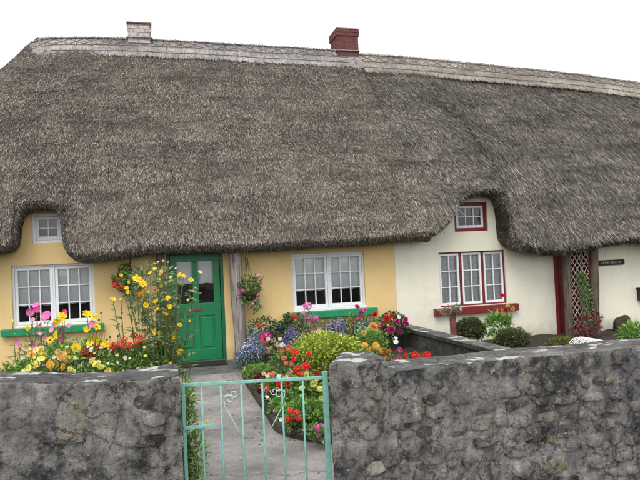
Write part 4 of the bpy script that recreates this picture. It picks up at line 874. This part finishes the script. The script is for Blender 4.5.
plant('pink_phlox', 'tall pink phlox rising over the middle green window sill', 'plant', -1.0, [(308, 330, 16, 16, 360)], fl('cluster', 'pink', (308, 306, 10), (303, 314, 7), (309, 318, 9), (316, 318, 7), (312, 331, 8), (319, 331, 8), (304, 306, 5)) + fl('cluster', 'hotpink', (298, 341, 7), (293, 331, 5), (313, 321, 5)), leaf='leaf_grey', leaf_l=0.06, leaf_w=0.022, zb=ZB, per_stem=9)
plant('dark_lobelia', 'violet blue lobelia clump left of the lime shrub', 'plant', -1.6, [(291, 340, 8, 11, 260)], (), leaf='leaf_dark', leaf_l=0.04, leaf_w=0.014, zb=ZB, florets=[(291, 339, 8, 11, 220, 0.028, 'violet'), (291, 339, 8, 11, 90, 0.028, 'blue')])
plant('grey_lobelia', 'grey blue lobelia under the middle of the green sill', 'plant', -0.7, [(337, 330, 11, 12, 360)], (), leaf='leaf_dark', leaf_l=0.04, leaf_w=0.016, zb=ZB, florets=[(337, 329, 11, 11, 200, 0.03, 'paleblue'), (337, 329, 11, 11, 160, 0.03, 'violet')])
plant('pink_rose', 'pink roses at the right end of the middle green sill', 'plant', -0.6, [(357, 328, 16, 14, 420)], fl('rose', 'pink', (361, 312, 7), (359, 317, 5), (365, 310, 5)) + fl('rose', 'hotpink', (357, 307, 6), (352, 322, 4)), leaf='leaf_mid', leaf_l=0.06, leaf_w=0.035, zb=ZB)
plant('blue_ageratum', 'faint blue flowers below the pink roses', 'plant', -0.8, [(364, 329, 9, 9, 220)], (), leaf='leaf_mid', leaf_l=0.045, leaf_w=0.02, zb=ZB, florets=[(364, 328, 9, 8, 200, 0.028, 'paleblue')])
plant('mixed_greenery', 'band of dark mixed leaves along the yellow wall under the middle sill', 'plant', -0.35, [(296, 335, 16, 12, 300), (322, 333, 18, 12, 420), (347, 330, 14, 13, 300), (376, 330, 14, 14, 380)], fl('dahlia', 'orange', (331, 320, 3), (341, 320, 3), (323, 321, 3)), leaf='leaf_mid', leaf_l=0.06, leaf_w=0.03, zb=ZB)
plant('golden_shrub', 'broad bright lime yellow shrub behind the right gate pier', 'shrub', -3.2, [(322, 347, 27, 15, 2100), (340, 349, 22, 13, 1300), (310, 356, 18, 14, 900), (330, 365, 26, 14, 900)], (), leaf='leaf_lime', leaf_l=0.045, leaf_w=0.024, zb=ZB, stem='stem_brown')
plant('salmon_dahlia', 'salmon and orange dahlias left of the lime shrub', 'plant', -3.3, [(286, 368, 17, 16, 700)], fl('dahlia', 'salmon', (289, 348, 8), (282, 351, 6), (284, 358, 7), (291, 364, 6), (286, 363, 5)) + fl('dahlia', 'scarlet', (296, 352, 7), (294, 358, 7), (292, 352, 5)), leaf='leaf_mid', leaf_l=0.055, leaf_w=0.03, zb=ZB)
plant('red_dahlia', 'deep red dahlias above the gate next to the lime shrub', 'plant', -3.7, [(300, 380, 12, 12, 400)], fl('dahlia', 'red', (298, 369, 8), (306, 366, 9), (309, 354, 6), (297, 374, 6), (316, 374, 7)), leaf='leaf_mid', leaf_l=0.06, leaf_w=0.032, zb=ZB)
plant('yellow_pompon', 'pale yellow pompon dahlias seen through the gate bars', 'plant', -4.5, [(310, 402, 16, 22, 1000), (316, 420, 10, 14, 420)], fl('dahlia', 'lemon', (306, 376, 9), (314, 384, 9), (320, 389, 8), (322, 399, 8), (302, 388, 7), (317, 379, 6)), leaf='leaf_mid', leaf_l=0.065, leaf_w=0.034, zb=ZB)
plant('bed_foliage', 'leafy green growth filling the bed between gate and lime shrub', 'plant', -4.0, [(290, 392, 14, 14, 800), (305, 412, 16, 14, 900), (284, 412, 7, 7, 160), (318, 422, 8, 9, 200)], fl('rose', 'palepink', (282, 396, 4), (286, 405, 4), (291, 399, 4)) + fl('rose', 'red', (279, 386, 5), (288, 384, 5)) + fl('dahlia', 'lemon', (284, 379, 5)), leaf='leaf_fresh', leaf_l=0.05, leaf_w=0.022, zb=ZB)
plant('low_geranium', 'red geranium low behind the gate at the path curve', 'plant', -5.0, [(296, 422, 10, 6, 150)], fl('cluster', 'scarlet', (290, 411, 9), (297, 413, 9), (288, 420, 9), (299, 419, 8), (293, 417, 9)), leaf='leaf_mid', leaf_l=0.05, leaf_w=0.045, zb=ZB)
plant('pink_begonia', 'small pink flowers at the bed corner beside the gate hinge', 'plant', -5.3, [(319, 435, 8, 6, 160)], fl('rose', 'pink', (321, 427, 8), (316, 430, 8)) + fl('rose', 'palepink', (323, 432, 7), (318, 435, 6)), leaf='leaf_mid', leaf_l=0.04, leaf_w=0.03, zb=ZB)
plant('red_begonia', 'reddish begonias with tiny pink flowers along the path edging', 'plant', -2.9, [(268, 390, 9, 9, 380), (278, 400, 9, 9, 380), (262, 381, 8, 6, 240)], fl('rose', 'red', (261, 374, 5), (270, 372, 5), (268, 385, 5), (274, 381, 4)) + fl('rose', 'palepink', (286, 393, 5), (268, 397, 5), (272, 402, 4)) + fl('daisy', 'white', (270, 399, 4)), leaf='leaf_red', leaf_l=0.045, leaf_w=0.028, zb=ZB)
plant('edging_greenery', 'small green plants along the path edging before the red begonias', 'plant', -3.9, [(280, 409, 9, 10, 420), (287, 402, 10, 12, 420), (275, 390, 10, 10, 300)], (), leaf='leaf_fresh', leaf_l=0.045, leaf_w=0.022, zb=ZB)
plant('edging_alyssum', 'low pink and white edging flowers along the kerb beside the path', 'plant', -4.0, [(261, 385, 5, 4, 90, -2.5), (268, 395, 6, 4, 110, -3.1), (275, 404, 6, 5, 110, -3.6), (282, 414, 5, 4, 80, -4.2), (289, 426, 5, 3, 50, -4.6), (309, 430, 8, 4, 90, -4.9)],
      fl('rose', 'palepink', (275, 411, 4), (272, 405, 4)) + fl('daisy', 'white', (267, 397, 4), (281, 420, 4), (304, 430, 4), (270, 400, 4)) + fl('rose', 'hotpink', (266, 391, 4)), leaf='leaf_mid', leaf_l=0.04, leaf_w=0.02, zb=ZB, base=(1.5, -4.0), fan=1.0, per_stem=2)
rs = random.Random(31)
plant('mixed_annuals', 'small mixed annual flowers scattered behind the gate top rail', 'plant', -3.9, [(275, 385, 12, 10, 420), (292, 386, 14, 12, 520)],
      [(rs.uniform(263, 308), rs.uniform(370, 402), rs.uniform(3, 5.5), rs.choice(('daisy', 'dahlia', 'rose')), rs.choice(('white', 'palepink', 'salmon', 'red', 'lemon', 'cream', 'scarlet', 'pink'))) for _ in range(30)], leaf='leaf_fresh', leaf_l=0.045, leaf_w=0.02, zb=ZB)
plant('peach_rose', 'large peach rose bush beside the dividing wall', 'shrub', -2.3, [(370, 345, 17, 17, 900)], fl('rose', 'peach', (373, 327, 10)) + fl('rose', 'apricot', (364, 333, 6), (359, 343, 5)), leaf='leaf_fresh', leaf_l=0.06, leaf_w=0.035, zb=ZB)
plant('orange_dahlia', 'yellow and orange dahlias just behind the right wall top', 'plant', -3.6, [(378, 362, 18, 13, 620)], fl('dahlia', 'gold', (365, 345, 7), (376, 346, 9), (369, 350, 6)) + fl('dahlia', 'orange', (382, 351, 7), (389, 351, 6), (391, 359, 8), (386, 358, 5)) + fl('dahlia', 'scarlet', (384, 351, 6)), leaf='leaf_mid', leaf_l=0.055, leaf_w=0.03, zb=ZB)
plant('pink_dahlia', 'red and pink flowers lying along the right wall top', 'plant', -4.2, [(406, 366, 24, 9, 520)], fl('dahlia', 'hotpink', (400, 350, 7), (399, 359, 6), (393, 361, 5)) + fl('dahlia', 'red', (415, 355, 8), (427, 355, 8), (421, 357, 5), (406, 355, 5)) + fl('dahlia', 'orange', (407, 358, 4)), leaf='leaf_dark', leaf_l=0.055, leaf_w=0.03, zb=ZB)
plant('white_daisy', 'white blooms at the back of the right pier top', 'plant', -5.6, [(356, 368, 14, 9, 300)], fl('dahlia', 'white', (348, 356, 7)) + fl('dahlia', 'cream', (366, 357, 6)), leaf='leaf_mid', leaf_l=0.05, leaf_w=0.025, zb=ZB)
# tub of petunias
p = at_y(394, 343, -0.7); s_ = depth(p)/F
b = MB(); n = 16; V = []
for r_q, z_q in ((8.5, 0.06), (11, 0.32), (11.6, 0.34), (10.6, 0.345), (9.6, 0.31), (0.1, 0.30)):
    for k in range(n): V.append((p[0]+r_q*s_*math.cos(2*math.pi*k/n), p[1]+r_q*s_*math.sin(2*math.pi*k/n), z_q))
b.add(V, [(i*n+k, i*n+(k+1) % n, (i+1)*n+(k+1) % n, (i+1)*n+k) for i in range(5) for k in range(n)])
r_ = tag(b.build('plant_tub', 'plant_pot', smooth=True), 'dark tub of petunias in the corner by the dividing wall', 'plant pot')
plant('petunia', 'magenta and white petunias spilling from the dark tub', 'plant', -0.75, [(394, 326, 15, 14, 1100)], fl('rose', 'hotpink', (391, 330, 9), (397, 322, 7), (400, 331, 6), (405, 320, 7), (387, 331, 6), (382, 325, 5)) + fl('rose', 'red', (387, 319, 7), (375, 315, 7), (392, 316, 5)) + fl('daisy', 'white', (396, 342, 6), (399, 317, 5), (396, 338, 4)) + fl('rose', 'magenta', (407, 324, 5), (402, 326, 5)), leaf='leaf_dark', leaf_l=0.05, leaf_w=0.03, zb=0.30, stem_from=(p[0], p[1], 0.29))
# hanging baskets
def basket(label, plabel, u, v, Y, ru, foliage, bl, hook_px):
    c = at_y(u, v, Y); s_ = depth(c)/F; R = ru*s_; hk = at_y(*hook_px, Y); n = 14
    root = thing('hanging_basket', label, 'hanging basket', (c[0], c[1], c[2]-R*0.7))
    b = MB(); V = []
    for a in np.linspace(0, math.pi/2, 6):
        for k in range(n): V.append((c[0]+R*0.75*math.cos(a)*math.cos(2*math.pi*k/n), c[1]+R*0.6*math.cos(a)*math.sin(2*math.pi*k/n), c[2]-R*0.7*math.sin(a)))
    b.add(V, [(i*n+k, i*n+(k+1) % n, (i+1)*n+(k+1) % n, (i+1)*n+k) for i in range(5) for k in range(n)]); b.build('bowl', 'basket_moss', root, smooth=True)
    b = MB()
    for k in range(3): an = 2*math.pi*k/3+0.4; b.tube([(c[0]+R*0.7*math.cos(an), c[1]+R*0.55*math.sin(an), c[2]), (hk[0], hk[1], hk[2])], 0.003, 4)
    b.build('chains', 'iron_black', root)
    b = MB(); b.tube([(hk[0], hk[1], hk[2]), (hk[0], hk[1]+0.02, hk[2]+0.03), (hk[0], hk[1]+0.01, hk[2]+0.06), (hk[0], -0.002, hk[2]+0.05)], 0.006, 6); b.tube([(hk[0], -0.004, hk[2]+0.08), (hk[0], -0.004, hk[2]-0.16)], 0.006, 6); b.tube([(hk[0], hk[1]+0.06, hk[2]+0.05), (hk[0], -0.01, hk[2]-0.14)], 0.005, 6); b.build('bracket', 'iron_black', root)
    plant('trailing_geranium', plabel, 'plant', Y, foliage, bl, leaf='leaf_mid', leaf_l=0.06, leaf_w=0.045, zb=-5, stem_from=(c[0], c[1], c[2]-0.02), base=(c[0], c[1]), fw=0.2, fwd=0.2, yj=0.05)
    bpy.data.objects[-1] if False else None
basket('moss hanging basket right of the timber post', 'pink trailing geranium in the basket right of the timber post', 250, 293, -0.28, 11, [(250, 286, 12, 9, 230), (247, 296, 11, 9, 150), (255, 305, 5, 8, 50), (241, 298, 5, 6, 40)],
       fl('cluster', 'palepink', (258, 276, 6), (262, 277, 4), (253, 304, 4)) + fl('cluster', 'hotpink', (243, 291, 6), (258, 295, 5), (260, 283, 4), (239, 294, 4)), (248, 262))
basket('moss hanging basket on the yellow wall left of the door', 'dark leaved red geranium in the basket left of the door', 127, 286, -0.28, 11, [(126, 281, 12, 11, 330), (133, 290, 10, 9, 200), (124, 270, 6, 6, 70)],
       fl('cluster', 'red', (115, 285, 7), (122, 288, 8), (118, 280, 4)) + fl('cluster', 'orange', (138, 296, 9), (141, 294, 6)), (130, 262))
# ---- garden of the cream cottage
ZR = -0.03
plant('round_shrub', 'clipped brownish green round shrub below the red sill', 'shrub', -0.9, [(470, 330, 15, 11, 5200)], (), leaf='leaf_olive', leaf_l=0.045, leaf_w=0.020, zb=ZR, stem='stem_brown', group='round shrubs in the cream cottage garden')
plant('round_shrub', 'clipped round shrub right of the strap leaved plant', 'shrub', -1.4, [(512, 340, 18, 10, 5200)], (), leaf='leaf_olive', leaf_l=0.045, leaf_w=0.018, zb=ZR, stem='stem_brown', group='round shrubs in the cream cottage garden')
plant('strap_leaf_plant', 'fresh green strap leaved plant between the two round shrubs', 'plant', -1.1, [(498, 326, 11, 10, 330)], (), leaf='leaf_fresh', leaf_l=0.15, leaf_w=0.035, zb=ZR)
plant('thin_rose', 'thin rose with small red blooms before the red sill', 'plant', -1.2, [(508, 320, 6, 14, 40), (506, 308, 8, 4, 30)], fl('rose', 'red', (502, 295.5, 5), (506, 310.5, 5), (500, 311, 4)) + fl('rose', 'apricot', (508, 306, 4), (513, 309, 4)), leaf='leaf_mid', leaf_l=0.05, leaf_w=0.02, zb=ZR, per_stem=4)
plant('moss_mound', 'low yellow green mossy mound before the red door', 'plant', -1.3, [(564, 343, 17, 6, 2200)], (), leaf='leaf_moss', leaf_l=0.03, leaf_w=0.014, zb=ZR)
plant('red_leaf_shrub', 'dark red leaved shrub at the foot of the white trellis', 'shrub', -0.75, [(588, 326, 13, 11, 260), (580, 333, 10, 7, 140), (596, 318, 6, 6, 60)], (), leaf='leaf_red', leaf_l=0.07, leaf_w=0.03, zb=ZR, stem='stem_brown')
plant('climbing_vine', 'green vine climbing the white lattice trellis', 'plant', -0.36, [(585, 290, 6, 14, 150), (588, 305, 5, 16, 120), (580, 280, 5, 7, 60)], (), leaf='leaf_mid', leaf_l=0.08, leaf_w=0.03, zb=ZR)
plant('pale_shrub', 'fresh green plant at the right edge behind the wall', 'plant', -1.6, [(634, 331, 11, 7, 260), (628, 335, 9, 5, 150)], (), leaf='leaf_fresh', leaf_l=0.10, leaf_w=0.03, zb=ZR)
# rusty post with a little plant on top
p = at_y(453, 325, -1.6); s_ = depth(p)/F; tz = at_y(453, 314, -1.6)[2]; b = MB()
b.tube([(p[0], p[1], ZR-0.05), (p[0], p[1], 0.2), (p[0], p[1], tz)], [0.055, 0.05, 0.052], 12); b.tube([(p[0], p[1], tz-0.001), (p[0], p[1], tz+0.03), (p[0], p[1], tz+0.05)], [0.065, 0.07, 0.03], 12)
r_ = tag(b.build('planter_post', 'rust_red', smooth=True), 'slim rust red planter post left of the round shrub', 'post')
plant('small_leafy_plant', 'small grey green plant on top of the rust red post', 'plant', -1.6, [(454, 311, 8, 4, 70), (445, 314, 6, 5, 40)], fl('rose', 'apricot', (441, 311, 3), (461, 309, 3)), leaf='leaf_grey', leaf_l=0.08, leaf_w=0.03, zb=tz, stem_from=(p[0], p[1], tz+0.03))
# lattice trellis
T0 = at_y(572.5, 300, -0.3)[0]; T1 = at_y(590, 300, -0.3)[0]
TR = thing('lattice_trellis', 'white diamond lattice trellis between the timber posts', 'trellis', ((T0+T1)/2, -0.3, -0.05))
zlo, zhi = -0.05, 1.95; pit = 0.105; sl_ = 1.45; k = zlo-(T1-T0)*sl_
def clip_strip(k, sgn):
    pts = []
    for q in np.linspace(0, 1, 60):
        x = T0+(T1-T0)*q; z = k+(x-T0)*sl_ if sgn > 0 else k+(T1-x)*sl_
        if zlo <= z <= zhi: pts.append((x, z))
    return pts
while k < zhi:
    for sgn in (1, -1):
        pt = clip_strip(k, sgn)
        if len(pt) > 3:
            (xa, za), (xb, zb_) = pt[0], pt[-1]; b = MB(); yy = -0.3+(0.006 if sgn > 0 else -0.006); d = np.array([xb-xa, zb_-za]); d /= np.linalg.norm(d); nn = np.array([-d[1], d[0]])*0.0065
            V = [(xa+nn[0], yy-0.004, za+nn[1]), (xb+nn[0], yy-0.004, zb_+nn[1]), (xb-nn[0], yy-0.004, zb_-nn[1]), (xa-nn[0], yy-0.004, za-nn[1])]; V += [(x, y+0.008, z) for x, y, z in V]
            b.add(V, [(0, 1, 2, 3), (7, 6, 5, 4), (0, 4, 5, 1), (1, 5, 6, 2), (2, 6, 7, 3), (3, 7, 4, 0)]); b.build('slat', 'grey_white', TR)
    k += pit*sl_
# stump planter on a low ledge
c0 = at_y(623, 336, -0.35); s_ = depth(c0)/F
b = MB(); n = 18; V = []; hts = [0, 0.05, 0.12, 0.2, 0.27, 0.32, 0.33]; zl = at_y(623, 333.5, -0.35)[2]
for i, h in enumerate(hts):
    for k in range(n):
        a = 2*math.pi*k/n; r_q = 9.2*s_*(1+0.05*math.sin(3*a+1)+0.10*noise.noise((math.cos(a)*1.6, math.sin(a)*1.6, h*6)))*(0.9 if i == 0 else 1.0 if i < 4 else (0.95, 0.75, 0.4)[i-4]); V.append((c0[0]+r_q*math.cos(a), c0[1]+0.75*r_q*math.sin(a), zl+h*(1+0.12*math.cos(a))))
b.add(V, [(i*n+k, i*n+(k+1) % n, (i+1)*n+(k+1) % n, (i+1)*n+k) for i in range(len(hts)-1) for k in range(n)]+[tuple(range((len(hts)-1)*n, len(hts)*n))])
tag(b.build('tree_stump', 'stump_brown', smooth=True), 'dark brown rounded stump standing against the cream wall', 'stump')
la = at_y(600, 340, -0.6); LG = thing('stone_ledge', 'low dark stone ledge along the foot of the cream wall', 'ledge', (9.6, -0.35, -0.1))
rough_box('masonry', ['low_wall', 'low_wall'], LG, 8.95, 11.5, -0.75, -0.012, -0.15, lambda x: zl-0.004, cell=0.05, amp=0.02, top_amp=0.006)
# white wire mesh hoop
WHp = thing('wire_mesh_cover', 'white curved wire mesh cover behind the right wall', 'mesh cover', tuple(at_y(592, 343, -2.2)[:2])+(0.0,))
c0 = at_y(594, 346, -2.2); s_ = depth(c0)/F; hw, hh = 13*s_, 6.5*s_; zc = c0[2]; b = MB(); zbm = -0.06
for q in range(12):
    y = -2.2-0.35+0.7*q/11; b.tube([(c0[0]-hw, y, zbm)]+[(c0[0]+hw*math.cos(math.pi-a), y, zc+hh*math.sin(a)) for a in np.linspace(0.0, math.pi, 13)]+[(c0[0]+hw, y, zbm)], 0.006, 4)
b.build('hoops', 'white_wire', WHp); b = MB()
for a in np.linspace(0.0, math.pi, 17): b.tube([(c0[0]+hw*math.cos(math.pi-a), -2.55, zc+hh*math.sin(a)), (c0[0]+hw*math.cos(math.pi-a), -1.85, zc+hh*math.sin(a))], 0.005, 4)
b.build('long_wires', 'white_wire', WHp)
# name plaque
PA, PB = at_y(597.5, 265, -0.03), at_y(624.5, 260, -0.03); zc_ = (PA[2]+PB[2])/2; b = MB(); hw_ = (PB[0]-PA[0])/2; xc = (PA[0]+PB[0])/2; hh = 0.055; n = 6
out = [(xc-hw_*0.93+0.05*0-hh*0.5*math.sin(a), zc_+hh*math.cos(a)) for a in np.linspace(0, math.pi, 7)]; out += [(xc+hw_*0.93+hh*0.5*math.sin(a), zc_-hh*math.cos(a)) for a in np.linspace(0, math.pi, 7)]
V = [(x, -0.03, z) for x, z in out]+[(x, -0.001, z) for x, z in out]; m_ = len(out); b.add(V, [tuple(range(m_)), tuple(range(2*m_-1, m_-1, -1))]+[(i, i+m_, (i+1) % m_+m_, (i+1) % m_) for i in range(m_)])
PL = tag(b.build('name_plaque', 'plaque_dark'), 'dark wooden name plaque on the cream wall', 'sign')
b = MB(); rs = random.Random(12); x = xc-hw_*0.72
while x < xc+hw_*0.7:                       # worn carved characters, too worn to read
    w = rs.uniform(0.022, 0.036); b.box(x, x+0.009, -0.034, -0.0305, zc_-0.024, zc_+0.024)
    if rs.random() < 0.7: b.box(x+w-0.009, x+w, -0.034, -0.0305, zc_-0.024, zc_+0.024)
    b.box(x+0.0095, x+w-0.0095, -0.034, -0.0305, zc_+rs.choice((-0.024, -0.004, 0.016)), zc_+rs.choice((-0.024, -0.004, 0.016))+0.0085) if w > 0.025 else None
    x += w+0.016
o = b.build('lettering', 'plaque_text', PL); 
# fitting cut by the right edge of the picture
p = at_y(643, 294, -0.06); b = MB(); b.box(p[0]-0.10, p[0]+0.14, -0.12, -0.001, p[2]-0.13, p[2]+0.11); b.box(p[0]-0.12, p[0]+0.16, -0.14, -0.001, p[2]+0.112, p[2]+0.135)
tag(b.build('wall_box', 'stump_brown', bevel=0.01), 'dark brown box fixed to the cream wall at the right edge', 'box')
# doorstep and mat
b = MB(); b.box(0.16, 1.56, -1.25, -0.035, -0.05, 0.012); tag(b.build('doorstep', 'slab_dark', bevel=0.008), 'dark wet doorstep slab before the green door', 'step')
b = MB(); b.box(0.42, 1.2, -0.55, -0.08, 0.0125, 0.03); tag(b.build('door_mat', 'coir_mat', bevel=0.006), 'black mat on the doorstep of the green door', 'mat')
b = MB(); rs = random.Random(21)
for _ in range(150):
    y = rs.uniform(-6.9, -1.3); xr_ = float(np.interp(y, ky, kx)); x = xr_-0.05-abs(rs.gauss(0, 0.25)) if rs.random() < 0.6 else rs.uniform(PATH_L, xr_); 
    if x < PATH_L+0.05: continue
    a = rs.uniform(0, 6.28); r1 = rs.uniform(0.006, 0.02); r2 = r1*rs.uniform(0.35, 0.8); z = 0.004
    b.add([(x+r1*math.cos(a), y+r1*math.sin(a), z), (x-r2*math.sin(a), y+r2*math.cos(a), z+0.006), (x-r1*math.cos(a), y-r1*math.sin(a), z), (x+r2*math.sin(a), y-r2*math.cos(a), z+0.003)], [(0, 1, 2, 3)])
tag(b.build('leaf_litter', 'stem_brown'), 'scattered dry leaf bits on the garden path', 'leaves', kind='stuff')
print('tris', sum(len(o.data.polygons) for o in bpy.data.objects if o.type == 'MESH'), 'objs', len(bpy.data.objects))
